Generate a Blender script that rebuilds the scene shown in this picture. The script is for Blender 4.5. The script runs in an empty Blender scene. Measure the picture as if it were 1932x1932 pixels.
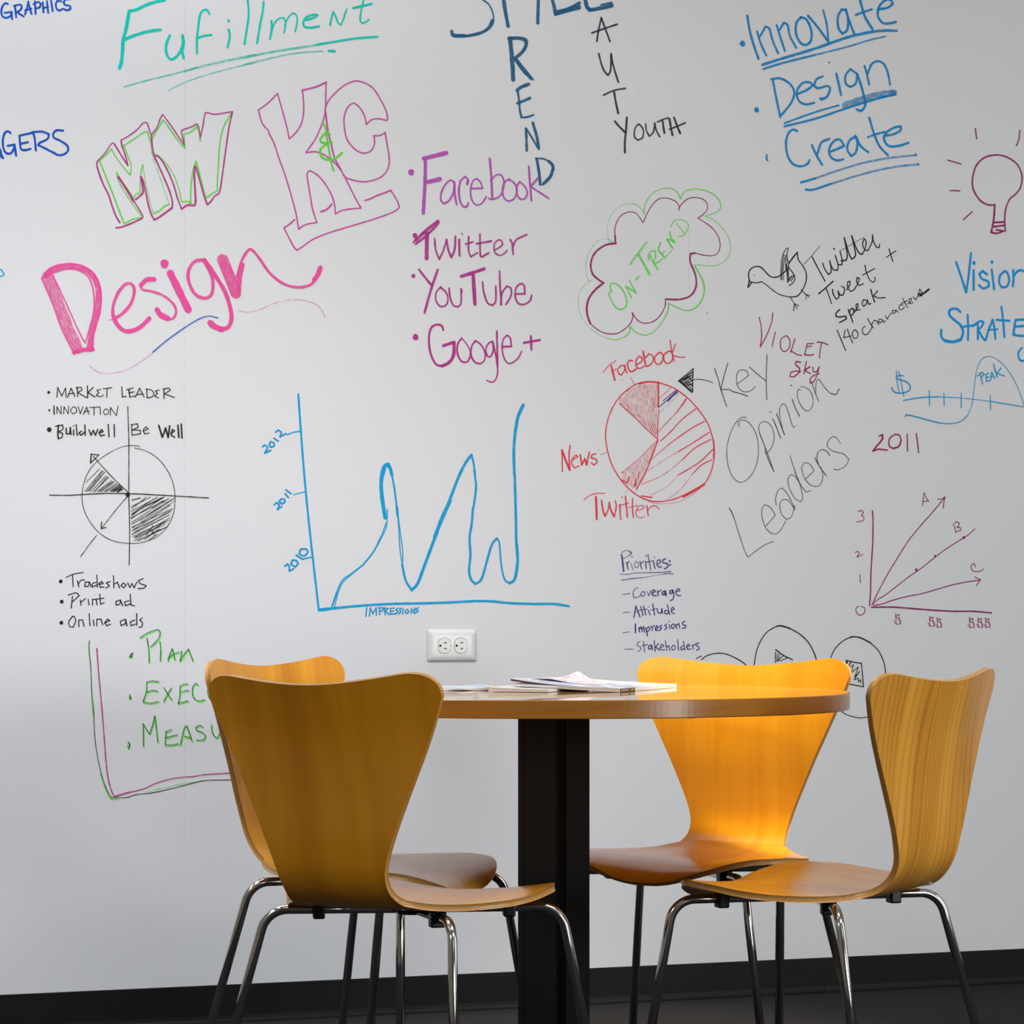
import bpy, bmesh, math, random
from mathutils import Vector, Matrix

S = bpy.context.scene
C = S.collection
R = math.radians

# ------------------------------------------------------------------ camera
FPX, HORIZON, EYE = 5500.0, 1150.0, 0.8877
cam_d = bpy.data.cameras.new('camera')
cam = bpy.data.objects.new('camera', cam_d)
C.objects.link(cam)
cam.location = (0, 0, EYE)
cam.rotation_euler = (R(90), 0, 0)
cam_d.sensor_width = 36
cam_d.lens = FPX / 1932 * 36
cam_d.shift_y = (HORIZON - 966) / 1932
cam_d.clip_start = 0.05
S.camera = cam

# ------------------------------------------------------------------ view, world, lights
S.view_settings.view_transform = 'Standard'
S.view_settings.look = 'None'
S.view_settings.gamma = 1
S.view_settings.use_curve_mapping = False
S.view_settings.exposure = 0.10

W = bpy.data.worlds.new('world'); S.world = W
W.use_nodes = True
W.node_tree.nodes['Background'].inputs[0].default_value = (0.75, 0.85, 1.0, 1)
W.node_tree.nodes['Background'].inputs[1].default_value = 0.3

# the back wall stands turned 20 degrees to the camera; room axes follow it
TH = R(20)
UX = Vector((math.cos(TH), math.sin(TH), 0))        # along the back wall, to the right
NX = Vector((math.sin(TH), -math.cos(TH), 0))       # out of the back wall into the room
W0 = Vector((0, 6.49, 0))
def rm(u, n, z=0.0):
    return W0 + UX * u + NX * n + Vector((0, 0, z))
U0, U1, DEPTH, CEIL = -3.4, 3.9, 8.2, 3.1

def area(name, pos, target, sx, sy, power, col, spread=180):
    l = bpy.data.lights.new(name, 'AREA'); l.shape = 'RECTANGLE'; l.size = sx; l.size_y = sy
    l.energy = power; l.color = col; l.spread = R(spread)
    o = bpy.data.objects.new(name, l); C.objects.link(o)
    o.location = pos
    o.rotation_euler = (Vector(target) - Vector(pos)).to_track_quat('-Z', 'Z').to_euler()
    return o
# flat ceiling panels (1.2 x 0.6 m) in the row along the wall and towards the front of the room
def panel(x, y, power, col=(1.0, 0.97, 0.94), sx=1.2, sy=0.6):
    p = (x, y, CEIL - 0.03)
    o = area('ceiling_panel_light', p, (x, y, 0), sx, sy, power, col)
    o.rotation_euler = (0, 0, TH)
COOL, NEUTRAL, WARM = (0.94, 0.98, 1.04), (1.0, 0.975, 0.95), (1.0, 0.86, 0.66)
panel(-1.0, 5.6, 15, COOL)
panel(-2.2, 2.2, 78, COOL)
panel(0.9, 4.6, 17, NEUTRAL)
panel(1.9, 3.4, 40, (1.0, 0.955, 0.90))
# unseen ceiling lamps added as fill for the left and low back wall
area('wall_fill_light', (-2.0, 4.4, CEIL - 0.05), (-1.6, 5.9, 0.6), 0.5, 0.5, 7.5, COOL, 70)
area('wall_fill_light', (-0.9, 4.1, CEIL - 0.05), (-0.45, 6.33, 0.1), 0.5, 0.5, 6.5, COOL, 58)
# daylight in the window of the right wall
area('unseen_area_light', rm(U1 - 0.02, 3.4, 1.55), rm(0, 3.0, 1.2), 2.7, 1.5, 36, (0.93, 0.97, 1.0))
# fill lamp added behind the camera, set in a made-up front window
area('unseen_area_light', rm(2.2, DEPTH - 0.02, 1.45), rm(0, 0, 1.2), 2.8, 1.6, 150, (0.93, 0.97, 1.0))
# narrow warm unseen spot, added to brighten only the chair behind the table
sp = bpy.data.lights.new('chair_fill_spot', 'SPOT'); sp.energy = 430; sp.color = (1.0, 0.90, 0.72)
sp.spot_size = R(22); sp.spot_blend = 0.7; sp.shadow_soft_size = 0.15
so = bpy.data.objects.new('chair_fill_spot', sp); C.objects.link(so); so.location = (0.95, 4.85, CEIL - 0.05)
so.rotation_euler = (Vector((0.44, 5.72, 0.66)) - so.location).to_track_quat('-Z', 'Y').to_euler()

# ------------------------------------------------------------------ helpers
def tag(o, label=None, cat=None, group=None, kind=None):
    for k, v in (('label', label), ('category', cat), ('group', group), ('kind', kind)):
        if v: o[k] = v
    return o
def mesh_obj(name, verts, faces, mats, parent=None, smooth=True, mi=None, uv=None):
    me = bpy.data.meshes.new(name)
    me.from_pydata([tuple(v) for v in verts], [], faces)
    for m in (mats if isinstance(mats, (list, tuple)) else [mats]): me.materials.append(m)
    if mi:
        for p, i in zip(me.polygons, mi): p.material_index = i
    if uv:
        l = me.uv_layers.new(name='UVMap')
        for p in me.polygons:
            for li, vi in zip(p.loop_indices, p.vertices): l.data[li].uv = uv[vi]
    for p in me.polygons: p.use_smooth = smooth
    me.update()
    o = bpy.data.objects.new(name, me); C.objects.link(o)
    if parent: o.parent = parent
    return o
def bm_obj(name, bm, mats, parent=None, smooth=False):
    me = bpy.data.meshes.new(name); bmesh.ops.recalc_face_normals(bm, faces=bm.faces); bm.to_mesh(me); bm.free()
    for m in (mats if isinstance(mats, (list, tuple)) else [mats]): me.materials.append(m)
    for p in me.polygons: p.use_smooth = smooth
    o = bpy.data.objects.new(name, me); C.objects.link(o)
    if parent: o.parent = parent
    return o
def empty(name, loc=(0, 0, 0), rz=0.0):
    o = bpy.data.objects.new(name, None); C.objects.link(o); o.location = loc; o.rotation_euler = (0, 0, rz)
    o.empty_display_size = 0.1
    return o
def add_box(bm, c, s, M=None, bevel=0.0):
    r = bmesh.ops.create_cube(bm, size=1)
    vs = r['verts']
    bmesh.ops.scale(bm, vec=s, verts=vs); bmesh.ops.translate(bm, vec=c, verts=vs)
    if bevel:
        es = list({e for v in vs for e in v.link_edges})
        g = bmesh.ops.bevel(bm, geom=es, offset=bevel, segments=2, affect='EDGES', profile=0.5)
        vs = list({v for f in g['faces'] for v in f.verts} | {v for v in vs if v.is_valid})
    if M is not None: bmesh.ops.transform(bm, matrix=M, verts=[v for v in vs if v.is_valid])
def add_cyl(bm, c, r, h, seg=32, r2=None, M=None):
    g = bmesh.ops.create_cone(bm, cap_ends=True, segments=seg, radius1=r, radius2=r if r2 is None else r2, depth=h)
    bmesh.ops.translate(bm, vec=c, verts=g['verts'])
    if M is not None: bmesh.ops.transform(bm, matrix=M, verts=g['verts'])
def catmull(pts, n=10):
    P = [Vector(p) for p in pts]; out = []
    for i in range(len(P) - 1):
        a = P[i - 1] if i else P[i] * 2 - P[i + 1]; b, c = P[i], P[i + 1]
        d = P[i + 2] if i + 2 < len(P) else P[i + 1] * 2 - P[i]
        for k in range(n):
            t = k / n
            out.append(0.5 * ((2 * b) + (c - a) * t + (2 * a - 5 * b + 4 * c - d) * t * t + (3 * b - a - 3 * c + d) * t ** 3))
    out.append(P[-1]); return out
def tube(name, path, r, mat, parent=None, seg=16):
    P = [Vector(p) for p in path]; vs = []; fs = []
    up = Vector((0.13, 0.9, 0.41)); 
    t = (P[1] - P[0]).normalized(); nrm = (up - t * up.dot(t)).normalized()
    for i, p in enumerate(P):
        t = ((P[min(i + 1, len(P) - 1)] - P[max(i - 1, 0)])).normalized()
        nrm = (nrm - t * nrm.dot(t)).normalized(); b = t.cross(nrm)
        for k in range(seg):
            a = 2 * math.pi * k / seg
            vs.append(p + (nrm * math.cos(a) + b * math.sin(a)) * r)
    for i in range(len(P) - 1):
        for k in range(seg):
            fs.append((i * seg + k, i * seg + (k + 1) % seg, (i + 1) * seg + (k + 1) % seg, (i + 1) * seg + k))
    fs.append(tuple(range(seg))[::-1]); fs.append(tuple((len(P) - 1) * seg + k for k in range(seg)))
    o = mesh_obj(name, vs, fs, mat, parent)
    return o
def fillet(a, c, b, rad, n=10):
    """path a -> corner c -> b with the corner rounded"""
    a, b, c = Vector(a), Vector(b), Vector(c)
    d1 = (a - c).normalized(); d2 = (b - c).normalized()
    ang = d1.angle(d2); L = rad / math.tan(ang / 2)
    p, q = c + d1 * L, c + d2 * L
    ctr = c + (d1 + d2).normalized() * (rad / math.sin(ang / 2))
    v1, v2 = p - ctr, q - ctr; w = v1.angle(v2); out = [a]
    for k in range(n + 1):
        t = k / n
        out.append(ctr + (v1 * math.sin((1 - t) * w) + v2 * math.sin(t * w)) / math.sin(w))
    out.append(b); return out

# ------------------------------------------------------------------ materials
def lin(c):
    return tuple(((x / 255) / 12.92 if x / 255 <= 0.04045 else ((x / 255 + 0.055) / 1.055) ** 2.4) for x in c) + (1,)
class NT:
    def __init__(s, name):
        s.m = bpy.data.materials.new(name); s.m.use_nodes = True; s.t = s.m.node_tree
        s.b = s.t.nodes['Principled BSDF']; s.out = s.t.nodes['Material Output']
    def n(s, typ, **kw):
        nd = s.t.nodes.new(typ)
        for k, v in kw.items():
            if k in nd.inputs: nd.inputs[k].default_value = v
            else: setattr(nd, k, v)
        return nd
    def l(s, a, b): s.t.links.new(a, b)
    def ramp(s, fac, stops):
        r = s.n('ShaderNodeValToRGB'); e = r.color_ramp.elements
        while len(e) < len(stops): e.new(0.5)
        for i, (p, c) in enumerate(stops): e[i].position = p; e[i].color = c
        s.l(fac, r.inputs[0]); return r.outputs[0]
def simple(name, col, rough=0.5, metal=0.0, noise=0.0, scale=40, coat=0.0, spec=0.5):
    k = NT(name); b = k.b
    b.inputs['Roughness'].default_value = rough; b.inputs['Metallic'].default_value = metal
    b.inputs['Coat Weight'].default_value = coat; b.inputs['Specular IOR Level'].default_value = spec
    tc = k.n('ShaderNodeTexCoord'); nz = k.n('ShaderNodeTexNoise', Scale=scale, Detail=4.0)
    k.l(tc.outputs['Object'], nz.inputs['Vector'])
    c = lin(col) if max(col) > 1 else tuple(col) + (1,)
    lo = tuple(x * (1 - noise) for x in c[:3]) + (1,); hi = tuple(min(1, x * (1 + noise)) for x in c[:3]) + (1,)
    k.l(k.ramp(nz.outputs['Fac'], [(0.3, lo), (0.7, hi)]), b.inputs['Base Color'])
    return k.m

def wall_mat():
    k = NT('whiteboard_paint'); b = k.b
    tc = k.n('ShaderNodeTexCoord')
    n1 = k.n('ShaderNodeTexNoise', Scale=1.3, Detail=3.0); k.l(tc.outputs['Object'], n1.inputs['Vector'])
    k.l(k.ramp(n1.outputs['Fac'], [(0.3, (0.665, 0.675, 0.69, 1)), (0.7, (0.69, 0.695, 0.705, 1))]), b.inputs['Base Color'])
    b.inputs['Roughness'].default_value = 0.35
    b.inputs['Specular IOR Level'].default_value = 0.35
    n2 = k.n('ShaderNodeTexNoise', Scale=170.0, Detail=2.0); k.l(tc.outputs['Object'], n2.inputs['Vector'])
    # patch of blistered paint near the middle of the wall
    geo = k.n('ShaderNodeNewGeometry'); ds = k.n('ShaderNodeVectorMath', operation='DISTANCE')
    k.l(geo.outputs['Position'], ds.inputs[0]); ds.inputs[1].default_value = PATCH
    mk = k.n('ShaderNodeMapRange'); k.l(ds.outputs['Value'], mk.inputs[0])
    mk.inputs[1].default_value = 0.03; mk.inputs[2].default_value = 0.10; mk.inputs[3].default_value = 1; mk.inputs[4].default_value = 0
    n3 = k.n('ShaderNodeTexNoise', Scale=95.0, Detail=3.0); k.l(tc.outputs['Object'], n3.inputs['Vector'])
    rp = k.ramp(n3.outputs['Fac'], [(0.46, (0, 0, 0, 1)), (0.62, (1, 1, 1, 1))])
    mu = k.n('ShaderNodeMath', operation='MULTIPLY'); k.l(rp, mu.inputs[0]); k.l(mk.outputs[0], mu.inputs[1])
    ad = k.n('ShaderNodeMath', operation='MULTIPLY_ADD'); k.l(mu.outputs[0], ad.inputs[0]); ad.inputs[1].default_value = 7.0; k.l(n2.outputs['Fac'], ad.inputs[2])
    bp = k.n('ShaderNodeBump', Strength=0.6, Distance=0.00014); k.l(ad.outputs[0], bp.inputs['Height']); k.l(bp.outputs[0], b.inputs['Normal'])
    return k.m

def carpet_mat():
    k = NT('charcoal_carpet'); b = k.b; b.inputs['Roughness'].default_value = 1.0; b.inputs['Specular IOR Level'].default_value = 0.05
    tc = k.n('ShaderNodeTexCoord'); nz = k.n('ShaderNodeTexNoise', Scale=260.0, Detail=3.0); k.l(tc.outputs['Object'], nz.inputs['Vector'])
    k.l(k.ramp(nz.outputs['Fac'], [(0.35, (0.010, 0.010, 0.011, 1)), (0.7, (0.052, 0.049, 0.050, 1))]), b.inputs['Base Color'])
    bp = k.n('ShaderNodeBump', Strength=0.8, Distance=0.004); k.l(nz.outputs['Fac'], bp.inputs['Height']); k.l(bp.outputs[0], b.inputs['Normal'])
    return k.m

def wood_mat(name, light, dark, seed, band=0.5, rough=0.21, figure=1.0):
    """varnished beech/maple veneer; UV is metres across (x) and along the grain (y)"""
    k = NT(name); b = k.b
    uv = k.n('ShaderNodeUVMap'); mp = k.n('ShaderNodeMapping')
    k.l(uv.outputs[0], mp.inputs[0]); mp.inputs['Location'].default_value = (seed * 1.37, seed * 0.71, seed)
    mp.inputs['Scale'].default_value = (1, 0.10, 1)
    warp = k.n('ShaderNodeTexNoise', Scale=5.0 * figure, Detail=2.0); k.l(mp.outputs[0], warp.inputs[0])
    big = k.n('ShaderNodeTexNoise', Scale=14.0, Detail=2.0, Distortion=0.6); k.l(mp.outputs[0], big.inputs[0])
    # growth lines: sine of a warped coordinate
    sx = k.n('ShaderNodeSeparateXYZ'); k.l(mp.outputs[0], sx.inputs[0])
    m1 = k.n('ShaderNodeMath', operation='MULTIPLY_ADD'); k.l(warp.outputs['Fac'], m1.inputs[0]); m1.inputs[1].default_value = 0.22; k.l(sx.outputs[0], m1.inputs[2])
    m2 = k.n('ShaderNodeMath', operation='MULTIPLY'); k.l(m1.outputs[0], m2.inputs[0]); m2.inputs[1].default_value = 330.0
    m3 = k.n('ShaderNodeMath', operation='SINE'); k.l(m2.outputs[0], m3.inputs[0])
    mr = k.n('ShaderNodeMapRange'); k.l(m3.outputs[0], mr.inputs[0]); mr.inputs[1].default_value = 0.2; mr.inputs[2].default_value = 1.0
    # fine pores
    mp2 = k.n('ShaderNodeMapping'); k.l(uv.outputs[0], mp2.inputs[0]); mp2.inputs['Scale'].default_value = (900, 45, 1)
    fine = k.n('ShaderNodeTexNoise', Scale=1.0, Detail=2.0); k.l(mp2.outputs[0], fine.inputs[0])
    a1 = k.n('ShaderNodeMath', operation='MULTIPLY_ADD'); k.l(mr.outputs[0], a1.inputs[0]); a1.inputs[1].default_value = 0.35 * band; k.l(big.outputs['Fac'], a1.inputs[2])
    a2 = k.n('ShaderNodeMath', operation='MULTIPLY_ADD'); k.l(fine.outputs['Fac'], a2.inputs[0]); a2.inputs[1].default_value = 0.22; k.l(a1.outputs[0], a2.inputs[2])
    k.l(k.ramp(a2.outputs[0], [(0.40, light), (1.0, dark)]), b.inputs['Base Color'])
    b.inputs['Roughness'].default_value = rough
    b.inputs['Specular IOR Level'].default_value = 0.5
    return k.m
def ply_mat():
    k = NT('plywood_edge'); b = k.b
    uv = k.n('ShaderNodeUVMap'); sx = k.n('ShaderNodeSeparateXYZ'); k.l(uv.outputs[0], sx.inputs[0])
    m2 = k.n('ShaderNodeMath', operation='MULTIPLY'); k.l(sx.outputs[1], m2.inputs[0]); m2.inputs[1].default_value = 2 * math.pi * 4.5
    m3 = k.n('ShaderNodeMath', operation='SINE'); k.l(m2.outputs[0], m3.inputs[0])
    mp = k.n('ShaderNodeMapping'); k.l(uv.outputs[0], mp.inputs[0]); mp.inputs['Scale'].default_value = (120, 6, 1)
    nz = k.n('ShaderNodeTexNoise', Scale=1.0, Detail=2.0); k.l(mp.outputs[0], nz.inputs[0])
    a = k.n('ShaderNodeMath', operation='MULTIPLY_ADD'); k.l(m3.outputs[0], a.inputs[0]); a.inputs[1].default_value = 0.28; k.l(nz.outputs['Fac'], a.inputs[2])
    k.l(k.ramp(a.outputs[0], [(0.2, (0.38, 0.17, 0.035, 1)), (0.75, (0.62, 0.33, 0.09, 1))]), b.inputs['Base Color'])
    b.inputs['Roughness'].default_value = 0.3
    return k.m
def ink_mat(name, col):
    """dry-erase ink: streaky cover, thinner where the 'density' of the stroke is low"""
    k = NT(name); b = k.b
    b.inputs['Base Color'].default_value = tuple(min(1, x * 1.15) for x in lin(col)[:3]) + (1,); b.inputs['Roughness'].default_value = 0.45; b.inputs['Specular IOR Level'].default_value = 0.12
    at = k.n('ShaderNodeAttribute', attribute_name='ink_cover')
    uv = k.n('ShaderNodeUVMap')
    mp = k.n('ShaderNodeMapping'); k.l(uv.outputs[0], mp.inputs[0]); mp.inputs['Scale'].default_value = (60, 900, 1)
    nz = k.n('ShaderNodeTexNoise', Scale=1.0, Detail=3.0); k.l(mp.outputs[0], nz.inputs[0])
    mr = k.n('ShaderNodeMapRange'); k.l(nz.outputs['Fac'], mr.inputs[0])
    mr.inputs[1].default_value = 0.30; mr.inputs[2].default_value = 0.62; mr.inputs[3].default_value = -0.55; mr.inputs[4].default_value = 0.35
    # density 1 -> always covered ; lower density -> streaks open up
    ad = k.n('ShaderNodeMath', operation='ADD', use_clamp=True); k.l(at.outputs['Fac'], ad.inputs[0]); k.l(mr.outputs[0], ad.inputs[1])
    mu = k.n('ShaderNodeMath', operation='MULTIPLY'); k.l(ad.outputs[0], mu.inputs[0]); mu.inputs[1].default_value = 0.93
    tr = k.n('ShaderNodeBsdfTransparent'); mx = k.n('ShaderNodeMixShader')
    k.l(mu.outputs[0], mx.inputs[0]); k.l(tr.outputs[0], mx.inputs[1]); k.l(b.outputs[0], mx.inputs[2]); k.l(mx.outputs[0], k.out.inputs[0])
    return k.m

def wall_uz(px, py):
    """where a line of sight through the picture meets the back wall: metres along it and height"""
    d = Vector(((px - 966) / FPX, 1, -(py - HORIZON) / FPX))
    t = NX.dot(W0) / NX.dot(d)
    p = d * t
    return (p - W0).dot(UX), EYE + p.z
PATCH = tuple(rm(wall_uz(1232, 195)[0], 0, wall_uz(1232, 195)[1]))

M_wall = wall_mat()
M_paint = simple('wall_paint', (0.30, 0.265, 0.23), 0.7, noise=0.03, scale=3)
M_ceiling = simple('ceiling_paint', (0.7, 0.7, 0.69), 0.8, noise=0.03, scale=3)
M_carpet = carpet_mat()
M_base = simple('black_rubber_base', (0.0035, 0.0037, 0.0041), 0.5, noise=0.25, scale=12, spec=0.2)
M_chrome = simple('chrome', (0.62, 0.60, 0.58), 0.09, 1.0, noise=0.05, scale=30)
M_black = simple('black_plastic', (0.006, 0.006, 0.006), 0.4, noise=0.2)
M_column = simple('dark_bronze_enamel', (0.010, 0.008, 0.007), 0.35, noise=0.15, scale=8)
M_ply = ply_mat()
M_plate = simple('white_plastic', (0.74, 0.73, 0.71), 0.25, noise=0.01)
M_recept = simple('ivory_plastic', (0.76, 0.75, 0.69), 0.3, noise=0.01)
M_slot = simple('socket_slot', (0.01, 0.008, 0.006), 0.6, noise=0.1)
M_steel = simple('painted_screw', (0.6, 0.59, 0.55), 0.35, 0.3, noise=0.05)

# ------------------------------------------------------------------ the room
def slab(name, pts, mat, parent=None, kind='structure'):
    """box from 4 corner points (floor plan order) and two heights"""
    (a, b, c, d), z0, z1 = pts
    vs = [Vector((p.x, p.y, z0)) for p in (a, b, c, d)] + [Vector((p.x, p.y, z1)) for p in (a, b, c, d)]
    o = mesh_obj(name, vs, [(3, 2, 1, 0), (4, 5, 6, 7), (0, 1, 5, 4), (1, 2, 6, 5), (2, 3, 7, 6), (3, 0, 4, 7)], mat, parent, smooth=False)
    if kind: o['kind'] = kind
    return o
TK = 0.12
def rect(u0, u1, n0, n1): return [rm(u0, n0), rm(u1, n0), rm(u1, n1), rm(u0, n1)]
floor = slab('floor', (rect(U0 - TK, U1 + TK, -TK, DEPTH + TK), -0.1, 0.0), M_carpet)
ceiling = slab('ceiling', (rect(U0 - TK, U1 + TK, -TK, DEPTH + TK), CEIL, CEIL + 0.1), M_ceiling)
wall_back = slab('wall_back', (rect(U0, U1, -TK, 0), 0.0, CEIL), M_wall)
wall_left = slab('wall_left', (rect(U0 - TK, U0, -TK, DEPTH + TK), 0.0, CEIL), M_paint)
# right wall with a window opening
WN0, WN1, WZ0, WZ1 = 2.0, 4.8, 0.75, 2.35
bm = bmesh.new()
MR = Matrix.Translation(W0) @ Matrix.Rotation(TH, 4, 'Z')       # local x = u, local y = -n
for n0, n1, z0, z1 in ((-TK, WN0, 0, CEIL), (WN1, DEPTH + TK, 0, CEIL), (WN0, WN1, 0, WZ0), (WN0, WN1, WZ1, CEIL)):
    add_box(bm, (U1 + TK / 2, -(n0 + n1) / 2, (z0 + z1) / 2), (TK, n1 - n0, z1 - z0), MR)
wall_right = tag(bm_obj('wall_right', bm, M_paint), kind='structure')
bm = bmesh.new()
fr = 0.05
for n0, n1, z0, z1 in ((WN0, WN1, WZ0, WZ0 + fr), (WN0, WN1, WZ1 - fr, WZ1), (WN0, WN0 + fr, WZ0, WZ1), (WN1 - fr, WN1, WZ0, WZ1), (3.37, 3.43, WZ0, WZ1)):
    add_box(bm, (U1 + 0.05, -(n0 + n1) / 2, (z0 + z1) / 2), (0.05, n1 - n0, z1 - z0), MR)
window = tag(bm_obj('window_1', bm, M_black), kind='structure')

# front wall, behind the camera, with an opening added for the fill lamp
FU0, FU1, FZ0, FZ1 = 0.75, 3.65, 0.6, 2.3
bm = bmesh.new()
for u0, u1, z0, z1 in ((U0, FU0, 0, CEIL), (FU1, U1, 0, CEIL), (FU0, FU1, 0, FZ0), (FU0, FU1, FZ1, CEIL)):
    add_box(bm, ((u0 + u1) / 2, -(DEPTH + TK / 2), (z0 + z1) / 2), (u1 - u0, TK, z1 - z0), MR)
wall_front = tag(bm_obj('wall_front', bm, M_paint), kind='structure')
bm = bmesh.new()
for u0, u1, z0, z1 in ((FU0, FU1, FZ0, FZ0 + fr), (FU0, FU1, FZ1 - fr, FZ1), (FU0, FU0 + fr, FZ0, FZ1), (FU1 - fr, FU1, FZ0, FZ1), (2.17, 2.23, FZ0, FZ1)):
    add_box(bm, ((u0 + u1) / 2, -(DEPTH + 0.06), (z0 + z1) / 2), (u1 - u0, 0.05, z1 - z0), MR)
added_window = tag(bm_obj('added_window', bm, M_black), kind='structure')  # unseen frame, made up to go with the added fill lamp

# rubber cove base along the back wall: profile with a small toe, in two lengths with butt joints
BH = 0.0815
def cove(name, u0, u1):
    prof = [(0.0, BH), (0.0022, BH), (0.0030, BH - 0.002), (0.0032, 0.016), (0.0042, 0.009), (0.007, 0.004), (0.011, 0.0012), (0.011, 0.0), (0.0, 0.0)]
    vs = [rm(u, n, z) for u in (u0, u1) for n, z in prof]; k = len(prof)
    fs = [(i, (i + 1) % k, k + (i + 1) % k, k + i) for i in range(k)] + [tuple(range(k))[::-1], tuple(range(k, 2 * k))]
    return vs, fs
uj = [U0, wall_uz(203, 1870)[0], wall_uz(1554, 1806)[0], wall_uz(1664, 1802)[0], U1]
bv, bf = [], []
for a, b in zip(uj, uj[1:]):
    v, f = cove('', a + 0.0004, b - 0.0004)
    bf += [tuple(i + len(bv) for i in q) for q in f]; bv += v
base = tag(mesh_obj('baseboard_back', bv, bf, M_base, None, smooth=False), kind='structure')

# ------------------------------------------------------------------ marker drawings on the wall
# each drawing was traced in a small frame (origin x, y and magnification of a detail of the wall)
FR = {1: (0, 0, 4.025), 2: (460, 0, 4.025), 3: (760, 0, 3.45), 4: (1360, 0, 3.3776), 5: (0, 440, 3.01875), 6: (740, 270, 4.2),
      7: (1040, 340, 5.3667), 8: (1380, 430, 4.83), 9: (1600, 440, 4.3916), 10: (60, 700, 3.7158), 11: (480, 720, 3.1161),
      12: (1040, 630, 5.2206), 13: (1330, 660, 4.7129), 14: (1140, 1020, 6.9), 15: (1580, 910, 5.8545), 16: (1280, 1150, 4.391),
      17: (130, 1180, 5.5206), 0: (0, 0, 1.0)}
INK = {'teal': (0, 190, 172), 'blue': (10, 75, 175), 'plum': (172, 50, 125), 'green': (95, 205, 55), 'kc': (190, 70, 150),
       'slate': (24, 92, 128), 'dark': (38, 48, 58), 'mag': (174, 76, 172), 'red_violet': (168, 44, 130), 'sky': (0, 130, 190),
       'wine': (142, 30, 92), 'pink': (226, 70, 150), 'royal': (30, 95, 180), 'cyan': (0, 146, 196), 'black': (30, 28, 26),
       'pencil': (70, 66, 60), 'red': (218, 46, 66), 'navy': (62, 62, 150), 'purple': (72, 38, 118), 'ocean': (0, 145, 195), 'azure': (0, 142, 206),
       'vivid': (0, 154, 206), 'grey': (196, 198, 201), 'lime': (96, 212, 78)}
INKM = {}
def ink(c):
    if c not in INKM: INKM[c] = ink_mat('marker_ink_' + c, INK[c])
    return INKM[c]
rnd = random.Random(7)
LAYER = [0]
class Drawing:
    def __init__(s): s.v = []; s.f = []; s.mi = []; s.uv = []; s.den = []; s.cols = []
    def col(s, c):
        if c not in s.cols: s.cols.append(c)
        return s.cols.index(c)
    def put(s, pts, faces, c, den, uvs):
        LAYER[0] += 1
        off = 0.0004 + (LAYER[0] % 400) * 0.000002
        b = len(s.v); ci = s.col(c)
        for (u, z) in pts: s.v.append(rm(u, off, z))
        for f in faces: s.f.append(tuple(i + b for i in f)); s.mi.append(ci)
        s.uv += uvs; s.den += [den] * len(pts)
    def ribbon(s, P, w, c, den):
        """P: points (u, z) in metres, w: width in metres"""
        n = len(P); L = []; Rr = []; uvs = []; dist = 0.0
        sd = rnd.random() * 9
        for i in range(n):
            a, b = P[max(i - 1, 0)], P[min(i + 1, n - 1)]
            dx, dz = b[0] - a[0], b[1] - a[1]; l = math.hypot(dx, dz) or 1
            nx, nz = -dz / l, dx / l
            if i: dist += math.hypot(P[i][0] - P[i - 1][0], P[i][1] - P[i - 1][1])
            h = w / 2 * (1 + 0.10 * math.sin(dist * 190 + sd * 5) * math.sin(dist * 71 + sd))
            L.append((P[i][0] + nx * h, P[i][1] + nz * h)); Rr.append((P[i][0] - nx * h, P[i][1] - nz * h))
            uvs.append((dist + sd, h)); 
        pts = L + Rr; uv = [(a, b + sd) for a, b in uvs] + [(a, -b + sd) for a, b in uvs]
        fs = [(i, n + i, n + i + 1, i + 1) for i in range(n - 1)]
        for end in (0, n - 1):                      # round tips
            j = 1 if end == 0 else n - 2
            a0 = math.atan2(P[end][1] - P[j][1], P[end][0] - P[j][0]); k0 = len(pts); m = 5
            for k in range(1, m):
                a = a0 + math.pi / 2 - math.pi * k / m
                pts.append((P[end][0] + math.cos(a) * w / 2, P[end][1] + math.sin(a) * w / 2)); uv.append((uvs[end][0], math.sin(a - a0) * w / 2 + sd))
            ring = ([n + end] if end == 0 else [end]) + list(range(k0, k0 + m - 1)) + ([end] if end == 0 else [n + end])
            fs.append(tuple(ring))
        s.put(pts, fs, c, den, uv)
    def disc(s, p, r, c, den):
        pts = [(p[0] + math.cos(a) * r * (1 + 0.08 * math.sin(3 * a + r * 9e3)), p[1] + math.sin(a) * r * 1.05) for a in [2 * math.pi * k / 18 for k in range(18)]]
        s.put(pts, [tuple(range(18))], c, den, [(x, z) for x, z in pts])
    def poly(s, P, c, den):
        s.put(P, [tuple(range(len(P)))], c, den, [(z * 1.0, x * 1.0) for x, z in P])
def smooth_split(pts):
    """split a traced polyline at sharp turns, Catmull-Rom each run"""
    runs = [[pts[0]]]
    for i in range(1, len(pts)):
        runs[-1].append(pts[i])
        if 0 < i < len(pts) - 1:
            a = (pts[i][0] - pts[i - 1][0], pts[i][1] - pts[i - 1][1]); b = (pts[i + 1][0] - pts[i][0], pts[i + 1][1] - pts[i][1])
            la, lb = math.hypot(*a), math.hypot(*b)
            if la * lb and (a[0] * b[0] + a[1] * b[1]) / (la * lb) < 0.30: runs.append([pts[i]])
    out = []
    for r in runs:
        if len(r) == 2: out.append([Vector((*r[0], 0)), Vector((*r[0], 0)).lerp(Vector((*r[1], 0)), 0.5), Vector((*r[1], 0))])
        else: out.append(catmull([(x, y, 0) for x, y in r], 6))
    return out
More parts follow.
